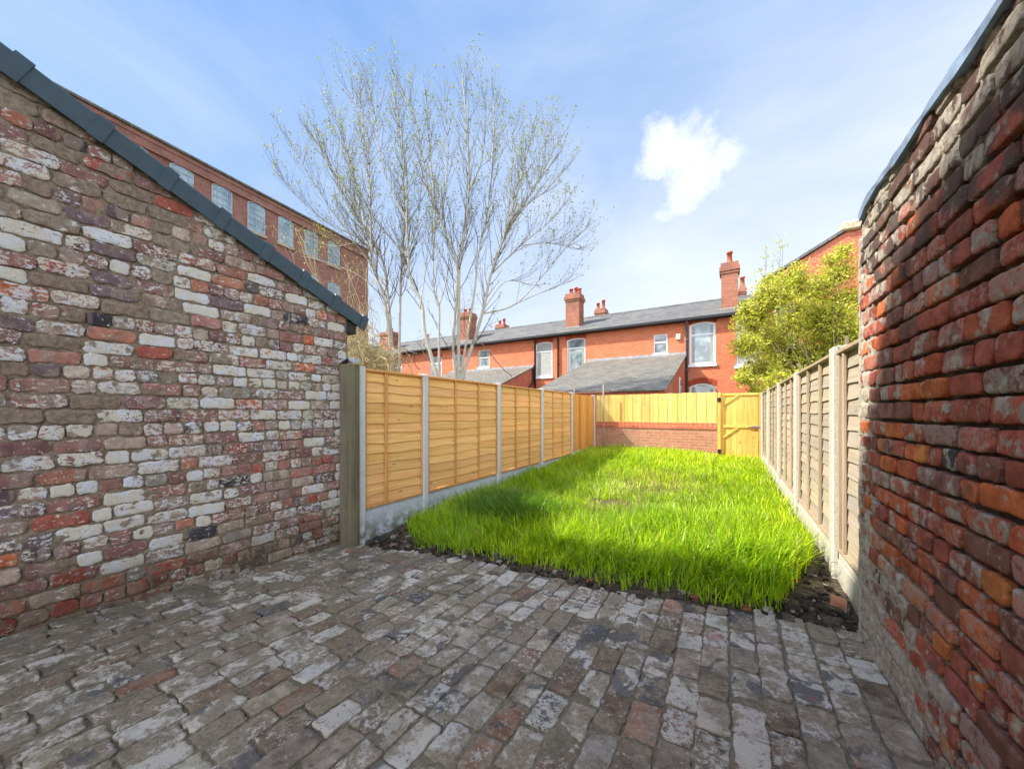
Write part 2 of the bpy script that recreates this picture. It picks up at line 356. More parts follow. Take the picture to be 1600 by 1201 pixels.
MT['felt'] = plain('coping_felt', (.20, .27, .38), .55, .35, 9)
MT['steel'] = plain('galvanised_steel', (.30, .30, .31), .45, .2, 30, .5, .7)
MT['soil'] = None
def glass():
    m = Mat('window_glass', .06, .8); m.b.inputs['Coat Weight'].default_value = .6
    col = m.mix(m.ramp(m.noise(1.6, 4), .4, .65), (.13, .16, .17), (.36, .42, .43)); m.bump(m.noise(2.5, 2), .08, .02); return m.out(col)
MT['glass'] = glass()
def millglass():
    m = Mat('mill_glass', .12, .8); col = m.mix(m.ramp(m.noise(.9, 4), .35, .65), (.16, .27, .36), (.36, .50, .60)); return m.out(col)
MT['millglass'] = millglass()
def concrete(name, a, b, pit):
    m = Mat(name, .92, .2); n = m.noise(70, 6, .7); g = m.noise(6, 4, .6)
    vo = N(m.nt, 'ShaderNodeTexVoronoi'); vo.inputs['Scale'].default_value = 95; m.L(m.tc, vo.inputs['Vector'])
    col = m.mix(m.ramp(n, .35, .65), a, b); col = m.mix(m.ramp(g, .5, .75, 0, .35), col, (.36, .34, .29))
    if pit: col = m.mix(m.ramp(vo.outputs['Distance'], .25, .55, .28, 0), col, (.10, .12, .15)); m.bump(m.math('ADD', vo.outputs['Distance'], n), .8, .006)
    else: m.bump(n, .4, .003)
    z = m.sep()[2]; col = m.mix(m.math('MULTIPLY', m.ramp(z, .35, .05), m.ramp(m.noise(9, 4), .35, .6), True), col, (.20, .19, .13))
    return m.out(col)
MT['conc'] = concrete('concrete_post', (.46, .48, .50), (.62, .64, .66), False)
MT['gravel'] = concrete('gravel_board_concrete', (.48, .53, .59), (.66, .70, .76), True)
MT['concR'] = concrete('aged_concrete', (.36, .33, .27), (.50, .47, .39), False)
MT['concW'] = concrete('pale_concrete', (.58, .60, .60), (.72, .74, .74), False)
MT['lap'] = wood('new_larch_lap', (.86, .52, .21), (.70, .36, .115), 'y', .75)
MT['lapb'] = wood('new_batten', (.66, .34, .12), (.50, .22, .07), 'z', .5)
MT['close'] = wood('orange_closeboard', (.76, .37, .09), (.62, .26, .055), 'z', .8)
MT['lapR'] = wood('weathered_lap', (.38, .32, .235), (.29, .235, .165), 'y', .4, 1, (.35, .32, .26))
MT['lapRb'] = wood('weathered_batten', (.37, .285, .195), (.27, .20, .13), 'z', .4)
MT['yboard'] = wood('treated_softwood', (.74, .53, .17), (.62, .40, .10), 'z', .7)
MT['gatew'] = wood('gate_softwood', (.76, .48, .12), (.60, .33, .06), 'z', .9)
MT['tpost'] = wood('green_timber', (.19, .16, .105), (.12, .10, .065), 'z', .3, 1, (.20, .19, .11))
MT['grey_t'] = wood('grey_pole', (.34, .31, .25), (.22, .19, .14), 'z', .3)
def bark(name, a, b, k=1.0):
    m = Mat(name, .9, .2); n = m.noise(9, 6, .7, m.map((3, 3, 1))); m.bump(n, .5, .01); return m.out(m.mix(m.ramp(n, .3, .7), a, b))
MT['bark'] = bark('grey_green_bark', (.36, .34, .28), (.54, .51, .42)); MT['twig'] = bark('bare_twig', (.10, .080, .055), (.21, .17, .115))
MT['straw'] = bark('straw_twig', (.34, .27, .14), (.50, .42, .24)); MT['shrubbark'] = bark('shrub_bark', (.10, .08, .04), (.17, .13, .07))
def leaf(name, rough=.55, trans=.45):
    m = Mat(name, rough, .35); A = m.attr('col'); m.out(A.outputs['Color'])
    t = N(m.nt, 'ShaderNodeBsdfTranslucent'); m.L(A.outputs['Color'], t.inputs[0]); mx = N(m.nt, 'ShaderNodeMixShader'); mx.inputs[0].default_value = trans
    o = m.nt.nodes['Material Output']; m.L(m.b.outputs[0], mx.inputs[1]); m.L(t.outputs[0], mx.inputs[2]); m.L(mx.outputs[0], o.inputs[0]); return m.m
MT['leaf'] = leaf('leaf'); MT['grass'] = leaf('grass_blade', .36, .5)
def soil():
    m = Mat('dark_soil', .97, .1); a = m.noise(35, 8, .72); b = m.noise(180, 3)
    col = m.mix(m.ramp(a, .35, .65), (.045, .034, .024), (.15, .115, .08)); 
    spk = N(m.nt, 'ShaderNodeTexVoronoi'); spk.inputs['Scale'].default_value = 55; m.L(m.tc, spk.inputs['Vector']); col = m.mix(m.ramp(spk.outputs['Distance'], .12, .05, 0, .7), col, (.40, .37, .32))
    m.bump(m.math('ADD', a, m.math('MULTIPLY', b, .4)), 1, .02); return m.out(col)
MT['soil'] = soil()
def earth():
    m = Mat('rough_ground', .97, .1); a = m.noise(.8, 8, .7); return m.out(m.mix(m.ramp(a, .4, .6), (.07, .085, .035), (.15, .13, .10)))
MT['earth'] = earth()

# ------------------------------------------------------------------ ground levels
LY = [-6, .3, 2.5, 3.5, 5.3, 7, 8.7, 10.6, 14]; LZ = [.25, .138, .005, .06, .115, .15, .22, .24, .1]
RY = [-6, 2.7, 3.5, 9, 10.6, 14]; RZ = [.20, .20, .25, .24, .17, .1]
def gz(x, y):
    u = np.clip((np.asarray(x, float)+3.45)/4.08, 0, 1.03)
    return np.interp(y, LY, LZ)*(1-u)+np.interp(y, RY, RZ)*u
def edge_y(x): return 2.60+.16*(x+3.45)/4.08+.05*np.sin(x*2.3)+.02*np.sin(x*9)

# ------------------------------------------------------------------ brick surfaces built brick by brick
def bricks(name, rects, to3, mat, parent, nx=13, ny=6, amp=.004, warp=.004, relief=.012, back=.03, topclip=None, rng=None, round_=.012):
    """rects rows: u0,v0,w,h,relief_offset,r,g,b,paint,smear ; to3(u,v,h)->xyz"""
    rc = np.asarray(rects); nb = len(rc)
    def ax(n, L0):
        t = np.linspace(0, 1, n-2); t = np.concatenate([[0], t, [1]]); t[1] = .0; return t
    s = np.linspace(0, 1, nx-4); s = np.concatenate([[0, 0, .018], s[1:-1], [.982, 1, 1]])
    t = np.linspace(0, 1, ny-4) if ny > 5 else np.array([0, 1.]); t = np.concatenate([[0, 0, .045], t[1:-1], [.955, 1, 1]])
    nx, ny = len(s), len(t)
    S, T = np.meshgrid(s, t, indexing='ij')
    ring = np.minimum(np.minimum(np.arange(nx)[:, None], nx-1-np.arange(nx)[:, None]), np.minimum(np.arange(ny)[None], ny-1-np.arange(ny)[None]))
    hprof = np.where(ring == 0, -1., np.where(ring == 1, .62, 1.0))
    W = rc[:, 2][:, None, None]; H = rc[:, 3][:, None, None]
    U = rc[:, 0][:, None, None]+W*S[None]; Vv = rc[:, 1][:, None, None]+H*T[None]
    # round the corners
    du = np.minimum(S, 1-S)[None]*W; dv = np.minimum(T, 1-T)[None]*H
    k = np.clip(1-du/round_, 0, 1)*np.clip(1-dv/round_, 0, 1)*round_*.45
    U = U+np.sign(.5-S)[None]*k; Vv = Vv+np.sign(.5-T)[None]*k
    e = np.clip(1-np.minimum(du, dv)/.03, 0, 1)
    bi = np.arange(nb)[:, None, None]*3.7
    U2 = U+(fbm(U*38+bi, Vv*38, 3)-.5)*2*warp*(.3+e); V2 = Vv+(fbm(U*30+bi, Vv*30+9, 8)-.5)*2*warp*(.3+e)
    nz = (fbm(U*16+bi, Vv*16, 21, 4)-.5)*2*amp+(fbm(U*70+bi, Vv*70, 31, 2)-.5)*amp*.7
    tilt = (rng.random((nb, 1, 1))-.5)*.05*(S[None]-.5)*W*2+(rng.random((nb, 1, 1))-.5)*.08*(T[None]-.5)*H*2
    Hh = np.where(hprof[None] < 0, -back, relief*hprof[None]+rc[:, 4][:, None, None]+(nz+tilt)*(hprof[None] > 0))
    Hh = Hh-np.where(hprof[None] > .9, np.clip(1-np.minimum(du, dv)/.006, 0, 1)*relief*.25, 0)
    if topclip is not None: V2 = np.minimum(V2, topclip(U2))
    P = to3(U2.ravel(), V2.ravel(), Hh.ravel())
    idx = np.arange(nx*ny).reshape(nx, ny); q = np.stack([idx[:-1, :-1], idx[1:, :-1], idx[1:, 1:], idx[:-1, 1:]], -1).reshape(-1, 4)
    FA = (q[None]+(np.arange(nb)*nx*ny)[:, None, None]).reshape(-1)
    rep = nx*ny
    col = np.repeat(np.concatenate([rc[:, 5:8], np.ones((nb, 1))], 1), rep, 0)
    par = np.repeat(np.stack([rc[:, 8], rc[:, 9], rng.random(nb), np.ones(nb)], 1), rep, 0)
    o = npobj(name, P, FA, np.full(len(FA)//4, 4), mat, parent, {'col': col, 'par': par})
    fr = (np.minimum(ring[:-1, :-1], np.minimum(ring[1:, 1:], np.minimum(ring[1:, :-1], ring[:-1, 1:]))) > 0).ravel()
    if len(o.data.polygons) == nb*len(fr): o.data.polygons.foreach_set('use_smooth', np.tile(fr, nb))
    return o
def sheet(name, u0, u1, v0, v1, step, to3, hf, mat, parent=None, topclip=None, kind=None):
    nu = int((u1-u0)/step)+2; nv = int((v1-v0)/step)+2
    u, v = np.meshgrid(np.linspace(u0, u1, nu), np.linspace(v0, v1, nv), indexing='ij')
    if topclip is not None: v = v0+(topclip(u)-v0)*(v-v0)/(v1-v0)
    P = to3(u.ravel(), v.ravel(), hf(u, v).ravel()); idx = np.arange(nu*nv).reshape(nu, nv)
    q = np.stack([idx[:-1, :-1], idx[1:, :-1], idx[1:, 1:], idx[:-1, 1:]], -1).reshape(-1)
    return npobj(name, P, q, np.full(len(q)//4, 4), mat, parent)
def pick(pal, rng):
    ws = np.array([p[0] for p in pal]); i = rng.choice(len(pal), p=ws/ws.sum()); c = np.array(pal[i][1]); return c*(.82+.36*rng.random())*(1+(rng.random(3)-.5)*.10)
def courses(u0, u1, v0, v1, gauge, L0, hd, joint, pal, rng, hdr_every=4, wob=.004, paintf=None, smearf=None, off=.004):
    out = []; v = v0; r = 0
    while v < v1:
        g = gauge*(.95+.1*rng.random()); header = (r % hdr_every == hdr_every-1); u = u0-rng.random()*L0
        while u < u1:
            l = (hd if (header or rng.random() < .13) else L0)*(.90+.2*rng.random())
            x0 = max(u, u0); x1 = min(u+l, u1)
            if x1-x0 > .03:
                dy = wob*(rng.random()-.5)*2; c = pick(pal, rng)
                out.append((x0+joint/2, v+joint/2+dy, x1-x0-joint, g-joint*(.8+.5*rng.random()), (rng.random()-.5)*2*off, *c, paintf(x0, v, rng), smearf(x0, v, rng)))
            u += l
        v += g; r += 1
    return out

# ================================================================== THE YARD
# ---- base ground reaching the horizon, below the yard surfaces
g = MB(); g.add([(-900, -900, -.06), (900, -900, -.06), (900, 1500, -.06), (-900, 1500, -.06)], [(0, 1, 2, 3)])
tag(g.build('ground', MT['earth']), kind='structure')
# ---- paving: sand bed + pavers
rg = np.random.default_rng(11)
XW0, XW1 = -3.62, .66
top3 = lambda u, v, h: np.stack([u, v, gz(u, v)+h], 1)
bed = sheet('paving_bed', XW0-.02, XW1+.02, -1.2, 2.86, .02, top3, lambda u, v: (fbm(u*9, v*9, 5, 4)-.5)*.016-.004+(fbm(u*1.6, v*1.6, 6)-.5)*.012-.06*np.clip((v-edge_y(u)+.02)*12, 0, 1), MT['sand'])
tag(bed, kind='structure')
pal = [(3, (.33, .265, .195)), (3, (.43, .36, .27)), (2, (.52, .46, .37)), (2.4, (.26, .185, .13)), (1.1, (.40, .22, .155)), (.7, (.17, .16, .155)), (1, (.54, .51, .43))]
rows = []; x = XW0+.01; i = 0
while x < XW1:
    wdt = .124*(.93+.14*rg.random()); y = -1.2-rg.random()*.2; wig = rg.random()*6
    while y < 2.84:
        l = .210*(.85+.28*rg.random()); ex = edge_y(x+wdt/2)
        y1 = min(y+l, ex+(rg.random()-.5)*.03)
        if y1-y > .07 and y < ex:
            wx = .010*math.sin(y*1.9+x*3+wig*.2)
            jn = .011; 
            rows.append((x+jn/2+wx, y+jn/2, min(wdt, XW1-x)-jn, y1-y-jn, (rg.random()-.5)*.008-.001, *pick(pal, rg), rg.random()**1.2, rg.random()))
        y += l
    x += wdt; i += 1
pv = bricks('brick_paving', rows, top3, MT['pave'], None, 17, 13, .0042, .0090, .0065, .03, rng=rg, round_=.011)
tag(pv, kind='structure')
# ---- soil of the lawn
so_ = sheet('lawn_soil', -3.60, .80, 2.45, 10.66, .035, top3, lambda u, v: (fbm(u*7, v*7, 15, 4)-.5)*.05-.012+.012*np.clip((v-edge_y(u))*6, -3, 1), MT['soil'])
tag(so_, kind='structure')

# ---- left outbuilding: long gable wall facing the yard
rl = np.random.default_rng(3)
WX = -3.60
vl = lambda u: 2.47+(2.49-np.asarray(u, float))*.42        # underside of the verge along y
vl = lambda u: np.interp(u, [-.3, .289, .965, 1.59, 2.52], [3.65, 3.40, 3.10, 2.84, 2.45])
out = empty('brick_outbuilding', (WX, 1.2, 0)); bpy.context.view_layer.update()
tag(out, 'low outbuilding of whitewash-stained reclaimed brick with a dark sloping verge', 'outbuilding')
lw3 = lambda u, v, h: np.stack([WX+h-WX*0, u, v], 1)-np.array([[WX, 1.2, 0]])
palL = [(3.4, (.37, .185, .150)), (3.2, (.27, .140, .125)), (2.2, (.42, .30, .245)), (1.6, (.20, .145, .145)), (.8, (.46, .20, .13)), (1.1, (.50, .41, .32)), (1.1, (.40, .12, .085)), (.5, (.52, .16, .07)), (.35, (.065, .06, .07)), (.8, (.33, .30, .26))]
def pfL(u, v, r): return (.08+.85*r.random()**1.9)*(.35+1.25*float(fbm(np.array([u*1.6]), np.array([v*2.2]), 77, 3)[0]))*(1.0 if .35 < v < 2.5 else .75)+(.12 if 1.2 < v < 2.0 and u > 1.2 else 0)
rows = [q for q in courses(-.2, 2.50, -.12, 3.7, .0925, .222, .112, .0110, palL, rl, 4, .005, pfL, lambda u, v, r: r.random()**1.5*(.85+.5*(u < 1.0 and v > 1.3)), .004) if q[1] < vl(q[0]+q[2]/2)-.02]
bricks('brick_wall', rows, lw3, MT['brickL'], out, 17, 10, .0042, .0085, .0075, .03, topclip=lambda u: vl(u)+.05, rng=rl, round_=.016)
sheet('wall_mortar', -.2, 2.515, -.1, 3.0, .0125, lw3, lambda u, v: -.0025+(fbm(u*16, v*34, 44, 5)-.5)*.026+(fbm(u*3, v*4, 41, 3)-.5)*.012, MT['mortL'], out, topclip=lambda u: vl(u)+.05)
def oloc(mb, name, mat, smooth=False): return mb.build(name, mat, out, smooth)
b = MB(); o0 = (WX, 1.2, 0)
def ol(p): return (p[0]-WX, p[1]-1.2, p[2])
# end return wall, rear wall and body behind the facing
prof = [(-.2, -.1), (2.50, -.1), (2.50, 2.44), (-.2, 3.60)]
b.prism([ol((WX-.03, y, z)) for y, z in prof], (-3.4, 0, 0)); oloc(b, 'rear_wall', MT['gwall'])
# roof slab
b = MB(); sl0, sl1 = (-.25, 3.64+.16), (2.66, 2.42+.16)
b.prism([ol((WX-3.6, sl0[0], sl0[1]-.02)), ol((WX-3.6, sl1[0], sl1[1]-.02)), ol((WX-3.6, sl1[0], sl1[1]-.09)), ol((WX-3.6, sl0[0], sl0[1]-.09))], (3.58, 0, 0)); oloc(b, 'roof', MT['slate'])
# soffit box under the eave corner
b = MB(); b.box(-.40, .028, 2.503-1.2, 2.60-1.2, 2.30, 2.42, bev=.004); oloc(b, 'eave_box', MT['dark'])
b = MB(); b.tube([(-3.3, 2.70-1.2, 2.47), (.03, 2.70-1.2, 2.47)], .045, 10); oloc(b, 'gutter', MT['dark'], True)
# verge tiles, stepped caps one over the next
nv_ = 9
dirv = Vector((0, 2.70-(-.3), 2.43-3.71)).normalized(); upv = Vector((0, -dirv.z, dirv.y))
start = Vector((WX, -.3, 3.71-.02)); tl = 3.262/nv_
for k in range(nv_):
    b = MB(); p0 = start+dirv*(tl*k); lift0 = .0; 
    def cap(t0, t1, h, ov, zlow, th):
        A = p0+dirv*t0; B = p0+dirv*t1
        # cross-section (x,local up): outer drop, rounded shoulder, roof leg
        sec = [(-.16, h-.006), (.030, h), (.045+ov, h-.006), (.056+ov, h-.022), (.058+ov, h-.06), (.058+ov, zlow), (.050+ov, zlow), (.046+ov, h-.06), (.040, h-th), (-.16, h-th-.004)]
        vs = [ol(P+Vector((sx, 0, 0))+upv*sz) for P in (A, B) for sx, sz in sec]; n = len(sec)
        b.add(vs, [tuple(range(n)), tuple(range(2*n-1, n-1, -1))]+[(i, (i+1) % n, n+(i+1) % n, n+i) for i in range(n)])
    cap(-.012, tl*.80, .098, .0, -.055, .012)
    cap(tl*.80, tl+.004, .113, .008, -.068, .012)
    oloc(b, 'verge_tile', MT['verge'])
# ---- unseen tall house behind the viewer's left, added to shade the near yard
th = empty('unseen_shade_house', (-6.6, -3.2, 0)); tag(th, 'unseen tall brick house added to shade the near yard', 'house')
b = MB(); b.box(-3.4, 2.95, -3.4, 2.98, -.05, 7.1); b.build('wall', MT['gwall'], th)
b = MB(); b.prism([(-3.55, -3.5, 7.104), (-3.55, 3.0, 7.104), (-3.55, -.2, 8.5)], (6.65, 0, 0)); b.build('roof', MT['slate'], th)
for zz in (1.0, 4.2):
    b = MB(); b.box(2.952, 2.99, -1.6, -.6, zz, zz+1.5, bev=.01); f = b.build('window', MT['upvc'], th)
    b = MB(); b.box(2.992, 3.0, -1.5, -.7, zz+.1, zz+1.4); b.build('pane', MT['glass'], f)

# ---- right hand old wall
rr = np.random.default_rng(5)
RX = .63; ry0, ry1 = -.6, 2.72
rwl = empty('old_red_brick_wall', (RX, 1.0, 0)); tag(rwl, 'tall weathered red brick wall with deep dark joints along the right edge', 'brick wall')
rt = lambda u: 2.51+.008*np.sin(np.asarray(u)*3)+.005*np.sin(np.asarray(u)*11)-.07*np.clip((np.asarray(u, float)-2.55)/.17, 0, 1)**2
rw3 = lambda u, v, h: np.stack([-h, u-1.0, v], 1)
palR = [(3, (.50, .140, .085)), (2.6, (.41, .125, .085)), (1.8, (.28, .125, .085)), (1.4, (.68, .19, .06)), (2.0, (.60, .155, .07)), (.25, (.075, .065, .06)), (1.4, (.33, .155, .125)), (.4, (.66, .24, .07))]
def smR(u, v, r):
    e = max(0, (u-2.38)/.3); t_ = max(0, (v-2.05)/.35); bt = max(0, (.80-v)/.5)*max(0, min(1, (u-1.4)/.7))
    return min(1.2, r.random()*.5+min(.7, .30*e+.12*t_+.45*bt))
rows = courses(ry0, ry1, .02, 2.54, .0815, .205, .105, .0135, palR, rr, 4, .0025, lambda u, v, r: r.random()**2.6, smR, .005)
rows = [q for q in rows if q[1] < 2.49]
bricks('brick_face', rows, rw3, MT['brickR'], rwl, 19, 11, .0032, .0048, .0095, .035, topclip=lambda u: rt(u), rng=rr, round_=.014)
def rmh(u, v):
    pale = np.clip(np.maximum(np.maximum((u-2.35)/.25, np.clip((v-2.1)/.3, 0, .55)), np.clip((.95-v)/.4, 0, 1)*np.clip((u-1.5)/.6, 0, 1)), 0, 1)
    return -.014+.018*pale+(fbm(u*20, v*24, 54, 4)-.5)*(.010+.018*pale)
sheet('joint_mortar', ry0, ry1, -.02, 2.5, .0125, rw3, rmh, MT['mortR'], rwl, topclip=lambda u: rt(u))
b = MB(); b.box(.03, .34, ry0-1.0, ry1-1.0-.005, -.05, 2.40); b.build('wall_core', MT['mortR'], rwl)
# end of the wall: ragged mortar strip
vs = []; nn = 60
b = MB()
for i in range(nn):
    z0 = -.02+2.42*i/nn; z1 = -.02+2.42*(i+1)/nn; j = random.uniform(-.006, .008)
    b.box(-.012+j*.6, .33, 1.705, 1.738+j, z0, z1+.002)
b.build('wall_end', MT['mortR'], rwl)
# felt coping
b = MB(); P = []; ny_ = 40
for i in range(ny_+1):
    y = ry0+(ry1-.06-ry0)*i/ny_; z = float(rt(y)); wv = .012*math.sin(y*14)+.007*math.sin(y*37)
    P.append(((-.026+wv*.3, y-1, z-.006+wv*.8), (-.030+wv*.3, y-1, z+.022), (.36, y-1, z+.042), (.36, y-1, z+.012)))
vs = [p for r_ in P for p in r_]; fs = [(0, 1, 2, 3), tuple(4*ny_+k for k in (3, 2, 1, 0))]
for i in range(ny_):
    for k in range(4): fs.append((4*i+k, 4*i+(k+1) % 4, 4*i+4+(k+1) % 4, 4*i+4+k))
b.add(vs, fs); b.build('coping', MT['felt'], rwl)

# ---- fences
def lap_panel(parent, side, y0, y1, z0, z1, xf, slats, mats, battens, seed, tonev=.12):
    """waney-lap panel: wavy-edged slats between battens; side=+1 looks to +x, -1 to -x"""
    rn = random.Random(seed); pan = MB(); n = slats; H_ = (z1-z0-.05); rise = H_/n
    ns = max(6, int((y1-y0)/.06))
    for k in range(n-1, -1, -1):
        zb = z0+.02+k*rise; zt = zb+rise+.03; ph = rn.uniform(0, 50); am = rn.uniform(.003, .010)*(1 if side > 0 else .6); tone = 1+rn.uniform(-tonev, tonev); cc = (tone, tone*rn.uniform(.96, 1.03), tone*rn.uniform(.9, 1.05), 1)
        vs = []; 
        for i in range(ns+1):
            y = y0+.02+(y1-y0-.04)*i/ns
            w_ = am*math.sin(y*5+ph)+.6*am*math.sin(y*13+ph*2)+rn.uniform(-.0012, .0012); bow = .004*math.sin(y*4+ph)
            xo = xf+side*((.016 if side > 0 else .010)+bow*(1 if side > 0 else .4)); xi = xf+side*(-.006)
            vs += [(xo, y, zb+w_), (xi+side*.002, y, min(zt, z1-.02)), (xo-side*.009, y, zb+w_), (xi-side*.006, y, min(zt, z1-.02))]
        fs = []
        for i in range(ns):
            a = 4*i; q = a+4
            fs += [(a, q, q+1, a+1), (a+2, a+3, q+3, q+2), (a, a+2, q+2, q)]
        pan.add(vs, fs, cc)
    p = pan.build('lap_panel', mats[0], parent)
    fr = MB()
    def bt(ya, yb, dep=.022, z0_=z0, z1_=z1):
        t_ = rn.uniform(.9, 1.08); fr.box(xf+side*.012, xf+side*(.012+dep), ya, yb, z0_, z1_, (t_, t_, t_, 1), .003)
    bt(y0, y0+.035); fr.build('frame_stile', mats[1], p); fr = MB(); bt(y1-.035, y1); fr.build('frame_stile', mats[1], p)
    for f in battens:
        m_ = MB(); yc = y0+(y1-y0)*f; t_ = rn.uniform(.9, 1.1); m_.box(xf+side*.012, xf+side*.032, yc-.018+rn.uniform(-.005, .005), yc+.018, z0+.022, z1-.028, (t_, t_, t_, 1), .003); m_.build('batten', mats[1], p)
    m_ = MB(); m_.box(xf-side*.02, xf+side*.042, y0, y1, z1-.026, z1+.002, (1.06, 1.04, 1, 1), .004); m_.build('top_rail', mats[1], p)
    m_ = MB(); m_.box(xf-side*.02, xf+side*.036, y0+.036, y1-.036, z0-.004, z0+.020, (.95, .93, .9, 1), .003); m_.build('bottom_rail', mats[1], p)
    return p
def conc_post(parent, side, yc, z0, z1, xf, mat, wd=.095, label=None):
    m_ = MB(); x0, x1 = xf, xf-side*.10
    # H-section seen from the yard: face with chamfered arrises and a weathered top
    sec = [(x0-side*.012, yc-wd/2), (x0, yc-wd/2+.012), (x0, yc+wd/2-.012), (x0-side*.012, yc+wd/2), (x0-side*.032, yc+wd/2), (x0-side*.034, yc+wd/2-.022), (x0-side*.070, yc+wd/2-.022), (x0-side*.072, yc+wd/2), (x1, yc+wd/2), (x1, yc-wd/2), (x0-side*.072, yc-wd/2), (x0-side*.070, yc-wd/2+.022), (x0-side*.034, yc-wd/2+.022), (x0-side*.032, yc-wd/2)]
    n = len(sec); vs = [(a, c, z0) for a, c in sec]+[(a, c, z1-.022*(1 if i in (0, 3, 1, 2) else .3)) for i, (a, c) in enumerate(sec)]
    m_.add(vs, [tuple(range(n)), tuple(range(2*n-1, n-1, -1))]+[(i, (i+1) % n, n+(i+1) % n, n+i) for i in range(n)])
    return m_.build('concrete_post', mat, parent)
def gravel_board(parent, side, y0, y1, z0, z1, xf, mat, slope=0):
    m_ = MB(); m_.box(xf-side*.02, xf+side*.012, y0, y1, z0, z1, bev=.008)
    m_.box(xf+side*.0125, xf+side*.020, y0+.01, y1-.01, z0+.01, z1-.045, bev=.006); return m_.build('gravel_board', mat, parent)
LX = -3.43
lf = empty('left_panel_fence', (0, 0, 0)); lf.name = 'panel_fence'
tag(lf, 'new orange lap panel fence with blue-grey concrete posts left of the grass', 'fence')
yp = [2.575, 3.55, 5.34, 7.05, 8.77, 10.55]
for i, y in enumerate(yp): conc_post(lf, 1, y, -.05, 1.945, LX, MT['conc'])
for i in range(4):
    a, c = yp[i]+.03, yp[i+1]-.03
    gravel_board(lf, 1, a, c, -.05, .362, LX-.055, MT['gravel'])
    lap_panel(lf, 1, a+.004, c-.004, .366, 1.915, LX-.05, 13, (MT['lap'], MT['lapb']), (.34,) if i == 0 else ((.345, .68) if i != 3 else (.33, .66)), 20+i)
# last panel: vertical boards, deeper orange
a, c = yp[4]+.03, yp[5]-.03; gravel_board(lf, 1, a, c, -.05, .40, LX-.055, MT['gravel'])
m_ = MB(); n = 14
for k in range(n):
    t_ = random.uniform(.86, 1.1); yy = a+(c-a)*k/n; m_.box(LX-.06, LX-.043+(.006 if k % 2 else 0), yy, yy+(c-a)/n-.003, .405, 1.90, (t_, t_*.98, t_, 1), .003)
p = m_.build('board_panel', MT['close'], lf); p['label'] = 'deep orange panel of upright boards at the far end'
for f in (0.01, .33, .66, .975):
    m_ = MB(); m_.box(LX-.036, LX-.018, a+(c-a)*f, a+(c-a)*f+.03, .41, 1.90, (.8, .75, .7, 1), .003); m_.build('batten', MT['close'], p)
# timber post at the near end of the fence
b = MB(); b.box(-3.585, -3.408, 2.405, 2.520, -.05, 1.945, bev=.006); tp = b.build('timber_post', MT['tpost']); tag(tp, 'thick green-stained timber post between the left brick wall and the first concrete post', 'post')
b = MB(); b.box(-3.407, -3.396, 2.470, 2.515, 0, 1.94, (.8, .8, .7, 1), .002); b.build('edge_strip', MT['tpost'], tp)
# crumpled flashing scrap on top
m_ = MB(); rn = random.Random(2); vs = []; gx, gy = 7, 5
for i in range(gx):
    for j in range(gy): vs.append((-3.64+.24*i/(gx-1)+rn.uniform(-.01, .01), 2.40+.13*j/(gy-1), 1.957+abs(rn.uniform(0, .045))*(1 if 0 < i < gx-1 else .3)+.02*(i % 2)))
m_.add(vs, [(i*gy+j, (i+1)*gy+j, (i+1)*gy+j+1, i*gy+j+1) for i in range(gx-1) for j in range(gy-1)])
o = m_.build('flashing_scrap', MT['lead']); tag(o, 'crumpled scrap of grey flashing lying on top of the timber post', 'scrap metal')
sm_ = o.modifiers.new('s', 'SOLIDIFY'); sm_.thickness = .003

rf = empty('panel_fence', (0, 0, 0)); tag(rf, 'weathered beige lap panel fence with aged concrete posts right of the grass', 'fence')
RXf = .655
ypR = [2.775, 3.50, 5.26, 7.00, 8.77, 10.45]
for i, y in enumerate(ypR):
    o = conc_post(rf, -1, y, .0, 1.905+(.02 if i == 1 else 0), RXf-.02, MT['concW'] if i == 0 else MT['concR'], .075 if i == 0 else .105)
    if i == 0: o['label'] = 'clean whitish post against the end of the brick wall'
for i in range(5):
    a, c = ypR[i]+.04, ypR[i+1]-.04; gravel_board(rf, -1, a, c, -.0, .44 if i else .43, RXf+.03, MT['concR'])
    lap_panel(rf, -1, a+.004, c-.004, .445, 1.885-(.0 if i else .01), RXf+.045, 13, (MT['lapR'], MT['lapRb']), (.0,) if False else ((.80,) if i == 0 else (.34, .68)), 60+i, .14)

# ---- rear boundary: low brick wall with boards on top
RY_ = 10.62
bw = empty('low_brick_wall', (0, RY_, 0)); tag(bw, 'low garden wall of orange brick closing the far end of the lawn under the yellow boards', 'garden wall')
b = MB(); b.box(-3.42, -.265, 0, .21, -.05, .985); b.build('brickwork', MT['gwall'], bw)
b = MB()
for k in range(29):
    x0 = -3.42+3.155*k/29; t_ = random.uniform(.8, 1.15); b.box(x0+.003, x0+3.155/29-.003, -.012, .215, 1.040, 1.145, (t_, t_, t_, 1), .004)
b2 = b.build('coping', MT['terr'], bw)
b = MB(); b.box(-3.42, -.265, -.022, .22, .987, 1.037, bev=.004); b.build('tile_course', MT['terr2'], bw)
